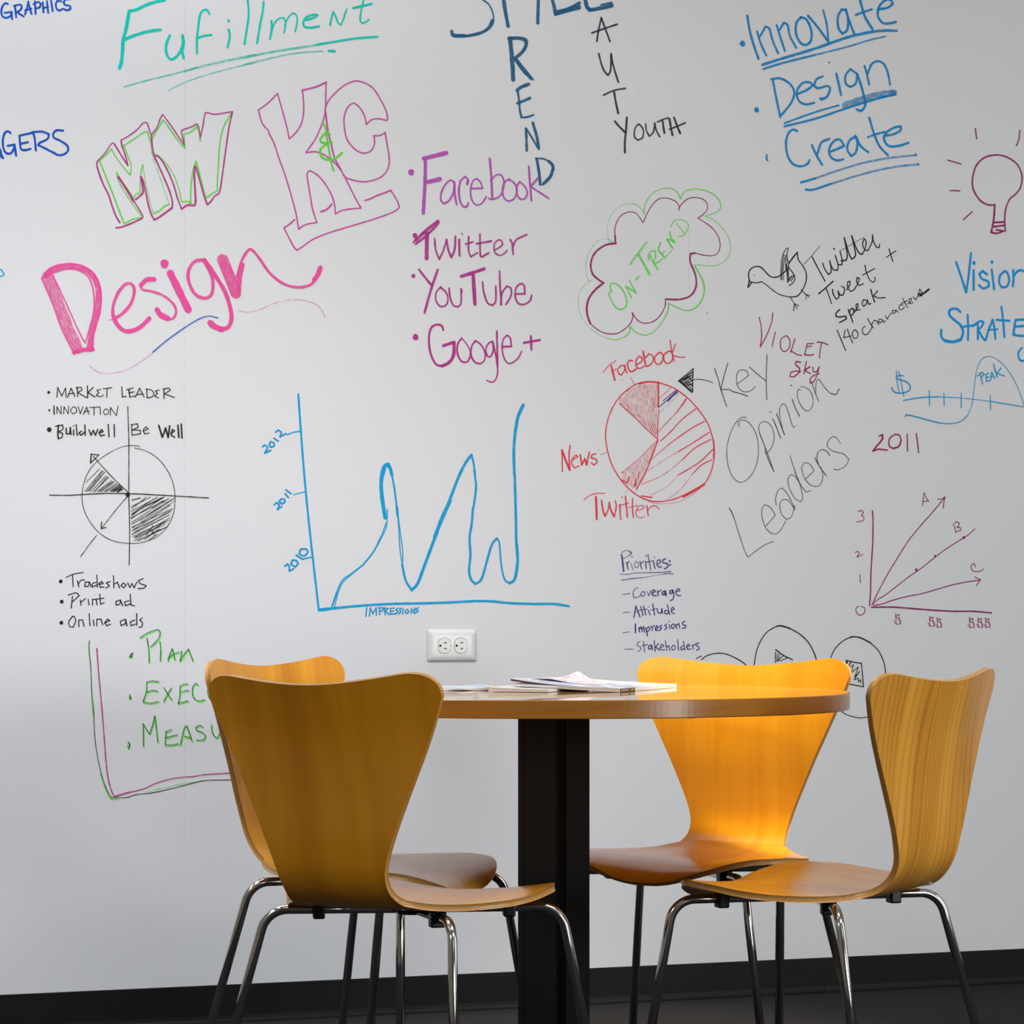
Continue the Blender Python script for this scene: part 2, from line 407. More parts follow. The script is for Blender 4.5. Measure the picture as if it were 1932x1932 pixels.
def draw(name, label, *layers, parent=None):
    """layers: (frame, ink, width, density, strokes); strokes are split by '/'; o = dot x y r, p = filled shape"""
    d = Drawing()
    for fr_, c, w, den, text in layers:
        ox, oy, sc = FR[fr_]
        ww, dd = w, den
        for st in text.split('/'):
            t = st.split()
            while t and t[0][0] in 'wd':              # width and density hold until changed
                if t[0][0] == 'w': ww = float(t[0][1:])
                else: dd = float(t[0][1:])
                t = t[1:]
            kind = None
            if t and t[0] in ('o', 'p'): kind = t[0]; t = t[1:]
            q = [float(x) for x in t]
            if kind == 'o':
                px, py = ox + q[0] / sc, oy + q[1] / sc; p = wall_uz(px, py); e = wall_uz(px + 1, py)
                d.disc(p, q[2] / sc * 0.5 * (e[0] - p[0]) * 1.9, c, dd); continue
            pts = [(ox + q[i] / sc, oy + q[i + 1] / sc) for i in range(0, len(q) - 1, 2)]
            if kind == 'p': d.poly([wall_uz(*p) for p in pts], c, dd); continue
            e0, e1 = wall_uz(*pts[0]), wall_uz(pts[0][0], pts[0][1] + 1)
            wm = ww / sc * abs(e1[1] - e0[1])
            for run in smooth_split(pts):
                d.ribbon([wall_uz(p.x, p.y) for p in run], wm, c, dd)
    o = mesh_obj(name, d.v, d.f, [ink(c) for c in d.cols], parent or wall_back, smooth=False, mi=d.mi, uv=d.uv)
    at = o.data.attributes.new('ink_cover', 'FLOAT', 'POINT'); at.data.foreach_set('value', d.den)
    if label: o['label'] = label
    return o
N = 1.25      # ordinary full stroke
draw('panel_seam', 'faint vertical seam in the white wall', (0, 'grey', 0.7, 1.0, "349.6 -40 349 240 347.6 480 347.4 800 348.5 1150 348 1480 347 1640 / d.5 1300 430 1300 545"))

draw('marker_word', 'blue handwritten word at the top left corner of the wall', (1, 'blue', 15, N,
 "60 30 40 25 18 50 10 90 20 125 50 135 80 120 88 95 / 35 98 88 90 92 145 / 115 45 118 90 123 130 / 105 45 150 35 165 50 155 75 128 92 180 125 / 190 110 205 60 216 12 / 214 14 226 60 240 106 / 190 78 238 65 / 265 10 268 60 270 105 / 255 30 290 15 310 30 300 55 270 65 / 325 18 330 95 / 357 10 366 98 / 326 62 364 52 / 388 5 400 85 / 465 10 437 5 424 30 430 65 450 80 468 72 / 530 -5 498 -4 482 20 498 38 530 45 536 65 512 78 478 66"))
draw('marker_word', 'blue handwritten letters cut off by the left edge, below the top corner word', (1, 'blue', 17, 1.15,
 "-15 1120 2 1140 12 1195 / -5 1160 10 1180 24 1200 / 80 1010 60 997 35 1012 22 1060 25 1120 45 1160 80 1165 105 1130 110 1098 / 58 1108 110 1098 122 1182 / 240 1010 148 1030 152 1080 160 1130 190 1140 232 1130 / 155 1092 212 1080 / 252 1005 265 1060 272 1142 / 245 1003 320 1000 370 1018 360 1055 300 1085 / 300 1085 290 1102 340 1125 402 1158 / 480 992 430 990 405 1015 410 1045 460 1070 508 1103 517 1140 490 1170 440 1177 405 1157"))
draw('marker_stroke', 'blue loop of a letter at the left edge of the wall', (5, 'ocean', 7, N, "-30 190 -5 200 12 215 24 235 8 245 -30 243"))

draw('marker_word', 'large teal handwritten word with two underlines at the top left',
 (1, 'teal', 24, N, "1250 0 1180 15 1110 38 1040 72 980 85 / w28 980 85 970 150 955 230 935 310 930 400 922 470 908 515 / w24 937 305 1000 277 1080 250 1150 235 1218 226 / w21 1290 270 1268 320 1260 380 1275 430 1300 450 1335 435 1370 390 1388 330 1386 268 / 1386 268 1395 330 1384 390 1395 440 / w18 1590 105 1572 77 1545 78 1520 110 1510 170 1500 250 1495 330 1496 405 / 1500 288 1550 272 1605 265 / 1735 225 1745 260 1740 310 1728 360 / o 1735 158 12 / w17 1880 -5 1888 80 1885 150 1870 250 1857 335"),
 (2, 'teal', 17, N, "150 15 145 80 125 180 112 260 100 328 / 210 158 212 220 198 297 / w13 212 235 235 172 270 140 303 135 316 165 315 200 305 250 / 310 190 340 130 375 98 400 118 405 170 390 240 / w18 460 152 500 145 540 130 560 115 530 112 480 128 455 158 452 185 468 205 510 210 572 200 / w17 655 190 665 140 680 90 / w14 680 90 700 130 715 170 735 190 755 150 770 100 782 70 / 910 -5 895 60 885 120 885 160 900 178 930 165 950 150 / w20 832 62 890 48 970 30"),
 (1, 'teal', 11, 0.62, "942 660 1060 625 1200 590 1400 540 1500 512 / d.45 w18 1400 540 1600 487 1800 445 1940 420 / d.55 w9 1275 690 1380 635 1500 590 1650 545 1800 507 1940 475"),
 (2, 'teal', 17, 0.6, "0 433 100 415 300 380 500 350 620 328 / d1.1 w18 560 338 700 315 850 292 1015 279 / d.5 w13 0 490 150 455 300 420 450 398 600 388 / d1.2 w20 645 386 690 389"))

draw('marker_monogram', 'block letters M and W outlined in plum and green',
 (1, 'green', 12, 0.95, "755 1220 800 1330 860 1480 905 1600 945 1700 / 945 1700 1000 1668 1070 1652 / d.75 w9 1075 1640 1000 1540 930 1430 895 1360 885 1310 / d.9 885 1310 930 1380 980 1450 1015 1505 / 1015 1505 1035 1472 1062 1460 1064 1380 1070 1310 1085 1250 / d.6 w7 1085 1250 1095 1330 1115 1430 1140 1540 1165 1620 / w12 d.95 1165 1620 1210 1600 1250 1565 1285 1552 / d.5 w7 1285 1552 1240 1420 1190 1280 1155 1160 1140 1070 / d.9 w11 1140 1070 1120 1000 1090 1005 1010 1060 940 1105 / w9 940 1105 970 1180 995 1260 990 1330 / 990 1330 930 1260 880 1190 845 1130 / w11 845 1130 820 1160 755 1220 / 1160 1045 1200 975 1240 910 / 1240 910 1280 965 1340 1050 1405 1125 / 1405 1125 1395 1020 1450 1000 1495 960 / 1495 960 1510 1000 1522 1068 / 1755 860 1700 960 1670 1080 1660 1230 1650 1380 1650 1450 / w12 1650 1450 1610 1470 1565 1505 / 1565 1505 1540 1420 1510 1300 1488 1225 / 1488 1225 1465 1300 1450 1420 1448 1545 / 1448 1545 1430 1530 1380 1532 / w9 d.7 1378 1532 1360 1440 1320 1330 1260 1240 1200 1180 1150 1158"),
 (1, 'plum', 13, 1.0, "910 1690 880 1640 850 1560 825 1480 780 1390 745 1290 735 1240 748 1215 / w9 748 1215 800 1160 835 1105 855 1085 870 1095 / w12 870 1095 900 1145 940 1210 970 1255 / 970 1255 955 1190 925 1100 920 1065 / w10 920 1065 980 1030 1040 985 1080 940 1105 930 1120 940 1135 990 1150 1030 / w13 1150 1030 1155 1100 1170 1180 1210 1270 1250 1360 1290 1460 1310 1540 1305 1580 / w16 1305 1580 1250 1620 1200 1655 1170 1668 / w13 1170 1668 1150 1630 1125 1550 1105 1450 1085 1370 1068 1340 / w15 1068 1340 1080 1400 1085 1460 1060 1490 1030 1515 / w17 1015 1530 980 1470 930 1390 900 1345 / w10 900 1345 950 1420 1000 1500 1050 1580 1085 1640 1075 1660 / w13 1075 1660 1000 1695 930 1722 880 1730 / w10 1150 1025 1190 970 1215 905 1235 868 / 1235 868 1255 895 1310 970 1360 1045 1400 1100 / 1400 1100 1385 1040 1378 1000 1390 985 1450 965 1495 940 1510 970 1520 1045 / 1520 1045 1540 960 1555 870 1570 855 1630 868 1700 858 1765 848 / w12 1765 848 1740 960 1715 1130 1695 1280 1675 1420 1660 1470 1630 1490 1600 1530 1575 1555 / w13 1575 1555 1550 1490 1520 1380 1490 1280 1480 1260 / w15 1480 1260 1475 1330 1482 1450 1485 1530 1478 1560 / 1478 1560 1420 1560 1380 1588 / w12 1380 1588 1350 1510 1320 1410 1280 1310 1230 1220 1195 1185 1175 1185"))

draw('marker_monogram', 'tall outlined letters K and C on a slanted base, with a green ampersand',
 (2, 'kc', 11, 1.05, "415 1740 400 1640 370 1520 320 1350 270 1210 230 1090 195 1020 185 990 140 935 110 835 / 110 835 180 785 255 710 / 255 710 290 830 325 960 345 1055 / 345 1055 400 1000 440 930 455 830 450 730 443 685 / w14 443 685 510 670 560 655 625 625 / w11 625 625 622 720 618 850 590 950 540 1060 470 1160 / 470 1160 540 1152 600 1170 660 1210 720 1270 760 1330 800 1410 850 1510 890 1580 / 890 1580 800 1588 740 1600 695 1625 / 695 1625 690 1560 670 1490 620 1400 560 1330 500 1295 480 1320 490 1400 510 1520 525 1600 555 1690 / 555 1690 490 1700 450 1715 415 1740 / 625 870 618 830 640 770 690 710 760 650 830 618 880 618 940 640 990 680 1040 760 1080 840 1092 900 1085 915 / 1085 915 1030 902 980 905 950 925 930 945 / 930 945 920 890 890 830 850 790 825 785 785 820 762 890 765 980 785 1060 830 1120 880 1155 925 1162 965 1145 990 1100 992 1060 985 1030 / 985 1030 1030 1030 1060 1015 1072 1005 / 1072 1005 1085 1080 1103 1190 1100 1260 1070 1320 1010 1360 920 1380 840 1370 780 1350 755 1330 / w13 620 850 640 1000 665 1100 690 1200 740 1295 / w13 385 1668 350 1700 305 1730 / w11 305 1730 340 1800 380 1875 405 1900 450 1870 520 1820 640 1770 820 1715 1000 1660 1130 1612 1175 1580 1175 1550 1145 1490 1115 1445 / w13 1115 1445 1080 1460 1000 1490 960 1510 920 1522 / w14 585 1608 630 1590 668 1550"),
 (2, 'green', 15, 0.95, "600 930 620 970 632 1050 645 1130 660 1210 670 1260 682 1295 / w18 655 1020 630 1010 600 1030 580 1060 590 1080 620 1085 668 1080 / 665 1080 620 1100 585 1130 580 1165 600 1200 650 1213 700 1200 745 1160"))

draw('marker_word', 'slate blue letters S T Y L E cut off by the top edge',
 (3, 'slate', 10, 1.1, "515 -5 560 30 587 90 587 150 552 195 490 225 400 240 / w18 d.95 583 130 552 185 490 218 400 235 335 232 / w24 400 233 330 230 318 205 / w25 655 -5 668 80 685 170 / w22 882 -5 878 150 / w24 972 -5 985 45 993 88 / w22 993 90 1070 60 1150 20 / w24 990 82 1070 62 1148 45 / w14 990 98 1070 75 1152 55 / w27 1187 -5 1198 45 1215 60 / w22 1212 66 1290 50 1362 32 / w12 1220 72 1300 58 1366 42 / w12 1290 32 1360 16"))
draw('marker_word', 'slate blue vertical word R E N D down the middle of the wall',
 (3, 'slate', 30, 0.95, "697 250 706 330 714 430 718 518 / w22 690 250 760 250 796 268 796 310 765 350 730 378 / w11 685 245 760 243 805 258 806 300 780 340 / w24 735 385 775 435 835 510 / w10 850 520 790 475 728 390 / w22 742 588 775 565 820 548 / w15 748 595 757 660 762 720 772 762 / w14 770 764 810 762 850 748 / w18 745 672 790 655 828 638 / w18 806 980 804 900 801 838 / w14 801 835 830 880 860 930 885 970 / w20 846 800 872 890 885 965 / w15 870 1035 880 1100 888 1160 893 1200 / w9 878 1040 890 1110 898 1190 / w12 865 1030 920 1035 965 1060 / w22 950 1050 974 1075 978 1105 / w20 976 1100 960 1148 915 1195 / w10 980 1100 962 1155 920 1198 890 1203"))
draw('marker_word', 'dark vertical letters A U T Y running into the crossing word below',
 (3, 'dark', 12, 1.05, "1262 270 1275 190 1292 115 / 1292 115 1315 180 1348 270 / 1230 215 1300 190 1395 158 / 1275 350 1290 410 1310 460 1335 490 1352 455 1355 350 / 1355 350 1365 410 1385 480 1403 535 / w11 1305 620 1370 590 1448 575 / w14 1375 600 1385 660 1402 738 / 1380 790 1410 825 1445 860 / 1458 765 1452 850 1445 920 1445 993 / w10 1530 810 1510 840 1508 890 1530 912 1560 895 1565 845 1540 810 1530 810 / 1580 805 1585 850 1605 887 1630 860 1640 800 / 1640 800 1650 850 1672 890 / 1655 795 1700 775 1730 768 / w14 1690 785 1702 865 / 1735 775 1745 830 1755 880 / 1765 765 1785 820 1805 868 / w11 1735 842 1790 820 1838 800"))

draw('marker_list', 'magenta bulleted list of four website names in the middle of the wall',
 (6, 'mag', 18, 1.05, "w34 d.95 250 122 340 100 428 78 / w28 d.95 262 135 262 250 255 400 246 555 / w34 d.95 285 308 378 285 / o 150 232 25 / w15 490 310 460 295 420 330 390 390 385 450 410 480 450 455 485 390 492 310 / w18 492 310 495 400 510 485 / w14 590 325 600 290 575 265 540 300 / w17 540 300 528 370 535 450 560 500 590 502 602 475 / w22 596 322 600 295 / w15 625 360 715 358 / w13 715 358 700 310 670 282 640 300 622 360 625 430 650 480 685 490 720 465 745 425 / w18 772 122 785 270 792 435 / w14 780 295 820 255 865 255 885 310 875 380 840 430 790 445 765 438 / w14 930 285 900 300 875 350 880 420 915 458 960 445 985 400 985 350 960 310 920 290 / 1010 305 985 350 990 410 1020 445 1055 435 1070 395 1055 350 1015 310 / w17 1082 185 1090 310 1103 455 / w18 1155 278 1100 340 / w14 1105 350 1160 385 1240 438"),
 (6, 'red_violet', 17, 1.0, "o 180 733 20 / w26 d.9 185 770 260 700 362 618 / w20 d.9 185 800 262 740 340 665 368 630 / w14 165 788 260 700 / w32 d.9 275 715 272 915 / w15 335 755 345 850 372 920 405 850 430 765 / w18 430 765 445 850 468 905 495 840 500 740 / 530 765 533 893 / w9 545 714 558 722 / w15 605 740 605 850 622 900 675 870 / 580 800 638 784 / 695 720 697 880 710 902 765 870 / w17 668 798 785 776 / w13 810 850 870 810 865 775 840 768 810 800 810 860 845 888 880 880 910 850 / w16 935 765 950 800 958 880 / 955 820 985 765 1065 725 / o 168 1053 17 / w19 212 1002 260 1065 310 1125 / w21 360 1005 310 1150 256 1343 / w14 385 1140 350 1180 345 1240 370 1285 405 1295 435 1270 440 1220 420 1175 385 1145 / w15 450 1150 460 1230 485 1285 520 1298 545 1265 545 1155 / 545 1155 552 1180 / w27 d.95 548 1055 630 1030 728 996 / w30 d.95 640 1035 655 1275 / w15 715 1100 725 1180 755 1265 795 1285 820 1250 820 1135 / 850 1015 855 1150 865 1280 / 860 1280 870 1190 905 1135 940 1150 940 1210 900 1280 / 980 1195 1052 1195 / 1050 1195 1045 1130 1015 1115 980 1150 975 1220 1000 1270 1045 1278 1090 1250 1105 1205 / d1.2 o 185 1537 24 / w17 405 1480 390 1447 350 1438 305 1470 290 1560 305 1670 345 1750 395 1768 / w26 395 1766 450 1738 485 1680 490 1590 / w24 405 1605 450 1590 492 1577 / w15 550 1545 520 1590 515 1660 545 1725 590 1735 615 1700 / w9 615 1700 615 1640 580 1580 550 1545 / w14 660 1565 630 1610 625 1680 655 1735 700 1748 / w12 700 1748 730 1720 735 1665 705 1600 660 1565 / w13 795 1570 760 1590 740 1640 755 1690 780 1690 800 1640 795 1570 / w14 798 1580 820 1680 835 1775 / w15 828 1490 832 1620 835 1775 / w11 835 1775 832 1840 810 1885 780 1893 750 1880 / w16 870 1615 945 1610 / w12 945 1610 935 1545 910 1522 880 1555 870 1620 885 1700 920 1745 960 1735 1000 1700 1025 1650 / w18 1042 1583 1170 1560 / 1098 1530 1103 1636"))

draw('marker_list', 'blue underlined three-word list at the top right, tilted upward',
 (4, 'sky', 15, 1.0, "o 138 278 18 / w16 168 100 185 200 210 290 240 375 / w14 230 200 255 280 290 355 / 250 230 285 170 310 185 330 260 365 340 / 355 160 380 240 408 325 / 375 190 400 145 425 160 440 230 480 305 / w16 510 110 480 150 480 220 510 275 545 285 575 255 575 190 545 125 510 110 / 555 100 610 165 685 265 / w13 685 265 675 160 652 65 / w16 800 65 770 60 745 110 750 180 775 215 805 190 810 120 795 60 / 795 60 820 140 850 215 / w17 885 -5 915 100 965 185 / w15 860 95 915 75 962 60 / w16 1000 60 1060 50 1095 25 1085 -2 1050 0 1010 40 1000 100 1030 145 1070 150 1115 140 / w18 d.9 265 413 400 370 600 310 800 240 950 205 1050 195 1120 197 / w14 d.9 270 440 400 400 600 350 / w11 d.75 600 350 800 300 950 255 1050 232 / d1 o 690 398 6 / o 228 700 16 / w15 330 505 350 610 378 745 / 320 505 380 500 440 535 468 590 450 650 410 705 378 740 / 485 600 545 575 585 545 565 525 520 530 485 580 495 640 540 665 595 655 / 648 487 610 505 592 545 620 562 675 548 695 562 685 600 665 625 632 628 / w10 640 640 680 612 / w16 735 470 750 530 765 605 / w14 860 465 825 440 795 480 795 530 825 555 860 530 868 470 / w16 868 470 895 550 912 620 920 670 895 705 865 697 / w14 915 420 930 470 945 540 / 935 470 960 410 1000 390 1040 410 1065 470 1078 540 / w12 405 785 600 715 750 672 / w14 405 805 600 757 800 690 1000 628 1115 602 / w42 d.55 790 672 900 632 1000 606 1100 590 / w20 1085 590 1115 584 / d1 w12 292 988 291 1010 298 1022 / w15 485 835 460 825 430 850 415 910 425 990 460 1045 510 1060 550 1045 565 1020 / 580 925 610 990 645 1050 / 615 980 640 910 690 885 / 690 970 740 950 785 930 760 890 720 900 690 950 700 1000 740 1022 780 1015 / 860 870 820 895 805 950 830 995 860 970 870 910 855 865 / 860 870 890 930 940 970 / 945 750 975 850 1010 930 1065 990 / w13 935 875 990 855 1045 840 / w15 1045 865 1100 855 1145 830 1145 805 1100 815 1050 850 1040 890 1070 930 1130 930 1195 910 / w14 d1.05 510 1163 600 1137 / w13 d.6 600 1137 750 1085 900 1040 1050 1010 1240 988 / d1.05 w14 540 1208 590 1208 700 1172 / w13 d.6 700 1172 900 1110 1100 1065 1258 1048 / o 1242 987 10 / o 1256 1048 10"))
draw('light_bulb_sketch', 'wine red outline of a light bulb with short rays at the right edge',
 (4, 'wine', 11, 1.1, "1720 990 1670 1010 1625 1060 1603 1140 1610 1210 1650 1275 1700 1305 1745 1305 / w13 1745 1305 1738 1400 1722 1480 / w12 1722 1480 1760 1487 1800 1472 / w10 1710 992 1770 988 1830 1005 1890 1050 1918 1120 1910 1190 1880 1235 1840 1270 1815 1330 1808 1400 1812 1475 / w12 1735 1418 1805 1415 / 1740 1445 1810 1435 / 1755 1465 1790 1470 / w8 1622 818 1625 850 1630 885 / 1905 830 1898 890 1882 930 / 1445 1020 1530 1045 / 1460 1215 1500 1215 1522 1218 / 1545 1400 1600 1350"))

draw('marker_word', 'big filled pink word with swooshes at the left of the wall',
 (5, 'pink', 66, 0.55, "272 245 335 410 390 545 440 655 / w8 d1 237 255 300 400 350 540 425 690 / w7 300 235 345 330 400 450 450 560 485 625 / w34 d.75 262 240 300 205 360 188 430 190 500 215 540 260 560 330 552 450 525 560 508 655 / w8 d1 237 255 290 200 360 176 430 176 500 200 550 260 575 330 570 450 535 560 530 665 / w8 305 225 370 205 440 208 500 245 530 320 535 430 510 540 485 625 / w24 d.95 420 678 470 665 528 662 / w18 d.85 655 485 700 455 745 400 765 330 750 290 715 290 675 335 645 410 642 470 / w24 d1 645 470 668 520 718 558 790 540 850 485 / w5 620 495 655 489 / w14 d.85 800 300 815 322 860 330 930 355 985 400 1003 445 985 485 945 488 / w26 d1 878 262 835 265 803 295 / w32 895 437 915 465 955 485 / w42 d1.05 970 228 1020 330 1072 435 / o 937 174 25 / w19 d.85 1160 152 1110 160 1075 210 1075 275 1110 345 1165 370 1205 345 1212 270 1190 210 1160 152 / w24 d.95 1165 152 1225 240 1280 330 1310 420 1318 490 1295 538 1245 545 / w34 1262 548 1220 530 1197 510 / w56 d.75 1265 145 1345 345 / w6 d1.1 1238 150 1322 360 / 1290 127 1370 330 / w26 d.85 1362 320 1365 250 1382 180 / w15 d1 1350 250 1375 160 1410 100 1435 95 1475 140 1540 230 1620 290 1700 308 1770 292 1805 245 / w28 1790 265 1810 235 1824 197 / w4 d.55 508 755 560 790 620 798 700 785 780 745 870 680 / d.5 1355 440 1410 450 1480 435 1560 400 1640 380 1720 380 1790 400 1830 435 1850 480"),
 (5, 'royal', 8, 1.0, "870 678 950 610 1040 545 / w7 1040 545 1130 490 1190 472 1240 482"))

draw('cloud_sketch', 'hand-drawn cloud in plum and green with green slanted lettering inside',
 (7, 'green', 9, 0.85, "940 345 945 270 985 180 1060 110 1140 82 1220 85 1275 120 1308 190 / 1308 185 1350 115 1420 92 1500 92 1590 115 1670 165 1712 230 1710 290 1660 330 1560 365 / w7 d.65 1560 365 1640 400 1720 470 1785 560 1815 650 1810 730 1780 795 1720 845 1640 868 1550 862 1450 855 / w13 d1 1450 860 1500 950 1540 1030 1550 1110 1530 1200 1480 1275 1420 1312 1360 1318 / w9 1360 1318 1290 1295 1200 1250 / w12 1185 1240 1185 1310 1150 1390 / w9 1150 1390 1090 1480 1020 1545 950 1568 880 1550 830 1515 800 1480 / w12 800 1480 790 1540 740 1590 / w8 740 1590 660 1612 580 1605 / w6 d.55 580 1605 480 1560 380 1480 310 1390 275 1280 280 1160 320 1080 390 1030 / d.75 410 1010 375 1020 355 960 / d.55 355 960 348 860 370 770 420 670 480 610 560 595 625 620 / d.5 625 630 590 620 570 540 575 440 610 350 670 280 740 245 810 235 / d.7 810 235 870 250 920 300 940 345"),
 (7, 'lime', 13, 1.05, "615 1130 598 1080 610 1045 650 1045 700 1080 745 1150 765 1220 755 1280 710 1305 660 1290 610 1220 585 1160 595 1125 / 815 1190 780 1120 755 1070 / 755 1070 800 1100 860 1140 / 860 1140 820 1070 793 1010 / w15 858 1010 885 972 / w17 800 850 880 740 965 628 / w21 880 745 940 850 993 950 / w13 985 810 990 750 1020 715 1055 720 1055 780 1030 835 / 1000 760 1040 840 1080 905 / 1035 840 1080 830 1125 795 / w16 1108 630 1085 700 1120 750 1150 785 / w11 1115 745 1152 717 / w9 d.8 1150 785 1220 710 / w17 d1.1 1198 525 1215 580 1252 630 / w19 1252 630 1215 605 1172 597 / 1172 597 1200 645 1230 690 / w10 d.9 1270 440 1310 490 1350 540 / 1210 475 1235 420 1290 398 1350 410 1388 450 1375 510 1340 555 1285 570"),
 (7, 'wine', 10, 1.0, "645 560 645 490 665 420 710 355 770 325 820 322 870 345 930 430 / 930 430 970 340 1020 255 1080 195 1150 180 1220 195 1270 225 1295 270 1290 305 / 1290 290 1330 230 1390 185 1460 175 1530 190 1575 230 1580 290 1545 340 1485 385 / 1485 385 1560 430 1640 495 1695 580 1710 660 1690 730 1640 762 1560 762 1450 735 / w19 1455 738 1410 745 1405 800 1415 850 1450 930 1468 1010 1465 1080 1430 1150 1370 1190 1280 1208 1158 1205 / w11 1158 1210 1150 1280 1110 1360 1050 1420 970 1448 900 1435 850 1390 820 1340 / 820 1340 825 1390 800 1450 740 1510 670 1550 600 1557 520 1540 450 1500 395 1450 / w22 395 1450 367 1370 360 1280 385 1190 450 1105 530 1040 / w20 530 1040 470 1000 420 950 400 880 410 800 440 740 500 685 570 650 655 640 / w18 650 638 646 560"))
draw('marker_stroke', 'tiny blue ink speck right of the cloud', (7, 'cyan', 9, N, "1577 1340 1579 1356"))

draw('bird_sketch', 'black outline of a plump bird with a scribbled wing', (8, 'black', 9, N,
 "w12 165 480 155 430 170 380 215 353 265 358 310 400 350 440 400 450 450 430 510 375 / 160 485 150 543 / w12 153 540 188 492 / w10 160 485 185 495 230 500 275 490 / w9 275 490 320 520 380 570 440 608 530 630 / w11 530 630 600 620 650 560 680 480 680 410 650 345 610 290 600 220 / w14 600 222 560 270 525 320 / w8 525 320 508 280 508 230 518 180 490 200 465 260 453 340 450 470 / w10 525 320 522 360 560 410 578 460 560 500 525 525 / w7 475 258 462 360 458 475 / 490 260 472 360 475 475 / 490 260 495 380 / w6 465 250 500 250 510 330 / w12 500 330 508 410 512 495 / w9 512 495 530 470 548 440 575 435 540 485 / 515 350 520 430 525 480 / 520 470 550 445 / o 208 431 5 / w7 535 628 560 670 575 690 / w10 575 690 565 755 / w7 575 690 600 740 / 575 690 615 710 / w9 635 565 680 608 / w7 680 608 680 655 / 680 608 708 632 / 680 608 715 615"))
draw('marker_text', 'black slanted handwriting in four lines right of the bird sketch', (8, 'black', 12, N,
 "w6 662 330 735 250 805 165 / w12 735 265 790 370 852 485 / 830 320 850 375 885 425 908 400 905 345 895 300 / 900 330 930 380 965 385 972 340 945 250 / 972 335 1005 335 1008 290 990 218 / o 935 190 9 / w13 1000 300 1045 295 1055 240 1028 90 / 1030 100 1070 230 1095 285 1120 270 / 1120 270 1130 230 1095 70 / 1098 80 1140 190 1170 235 1195 238 / w5 990 210 1100 145 1210 85 / w11 1190 238 1218 190 1226 120 1208 100 1195 150 1215 200 1245 205 / 1245 205 1280 130 1285 62 / 1285 65 1295 125 1320 172 1345 180 1350 150 / w9 1410 268 1500 208 / w11 1435 192 1470 305 / w13 795 600 860 545 925 487 / w10 862 548 885 610 912 690 / w12 920 560 930 610 955 650 978 630 972 575 / 972 580 990 610 1015 610 1030 570 1025 540 / w9 1025 545 1000 530 / w11 1050 565 1078 520 1080 487 1060 490 1058 540 1085 580 1115 565 / 1115 565 1150 510 1165 460 1145 452 1140 490 1165 525 1200 510 / w10 1215 340 1235 420 1265 480 1290 495 1310 475 1305 450 / 1195 430 1305 370 / w13 985 745 955 775 952 805 985 812 1040 803 1045 828 985 862 / 1065 745 1085 800 1105 857 / 1070 770 1095 735 1117 742 1110 780 1090 800 / w11 1118 770 1152 720 1150 692 1135 700 1140 750 1172 745 / 1235 665 1205 652 1190 690 1205 715 1230 690 1238 655 1250 695 1270 690 / w13 1270 560 1285 620 1305 675 / w11 1330 575 1295 620 1340 638 1400 635 / w10 962 930 1000 1020 1040 1117 / w9 1035 932 1022 1000 1090 985 / 1055 920 1080 990 1105 1048 / 1120 930 1100 960 1115 1005 1145 1000 1152 960 1130 930 1118 932 / 1218 895 1195 918 1198 960 1230 972 1265 935 1280 900 / 1240 825 1265 870 1292 912 / 1275 885 1300 845 1325 850 1342 882 / w8 1368 832 1345 832 1340 858 1360 865 1378 838 / 1375 835 1388 862 1402 845 / 1402 800 1420 832 1440 795 1458 775 / 1495 752 1467 752 1467 777 1490 775 1500 748 1520 770 / 1562 702 1532 702 1525 735 1550 745 1577 722 / 1560 640 1580 680 1605 726 / 1545 690 1602 664 / 1608 690 1640 662 1635 640 1617 655 1625 690 1655 680 / 1655 630 1680 655 1705 608 1722 592 / 1698 612 1716 557 1736 588 1738 618 1710 624 / w19 1718 612 1760 590 1798 560"))
draw('marker_text', 'plum two-line handwriting in capitals below the bird sketch', (8, 'wine', 10, 1.05,
 "253 815 270 900 275 990 262 1085 / 262 1085 320 980 365 860 376 775 / 400 950 385 1010 370 1083 / 490 985 455 1010 445 1070 465 1120 500 1120 530 1080 530 1020 505 985 488 986 / 578 1010 560 1070 540 1135 / 540 1118 590 1150 640 1163 / 690 1055 680 1100 665 1155 / 690 1055 748 1053 / 690 1085 730 1075 / w12 665 1155 710 1160 747 1155 / 780 1040 830 1045 880 1065 / w10 820 1050 810 1110 800 1185 / w13 630 1225 592 1216 585 1245 620 1280 615 1320 / w11 615 1320 570 1355 535 1355 540 1320 580 1305 630 1310 / 682 1218 660 1330 / w13 715 1265 665 1297 / w10 665 1297 722 1330 / 740 1270 745 1310 775 1310 800 1265 / 800 1265 775 1350 750 1400 720 1415 715 1385 740 1350 802 1325"))
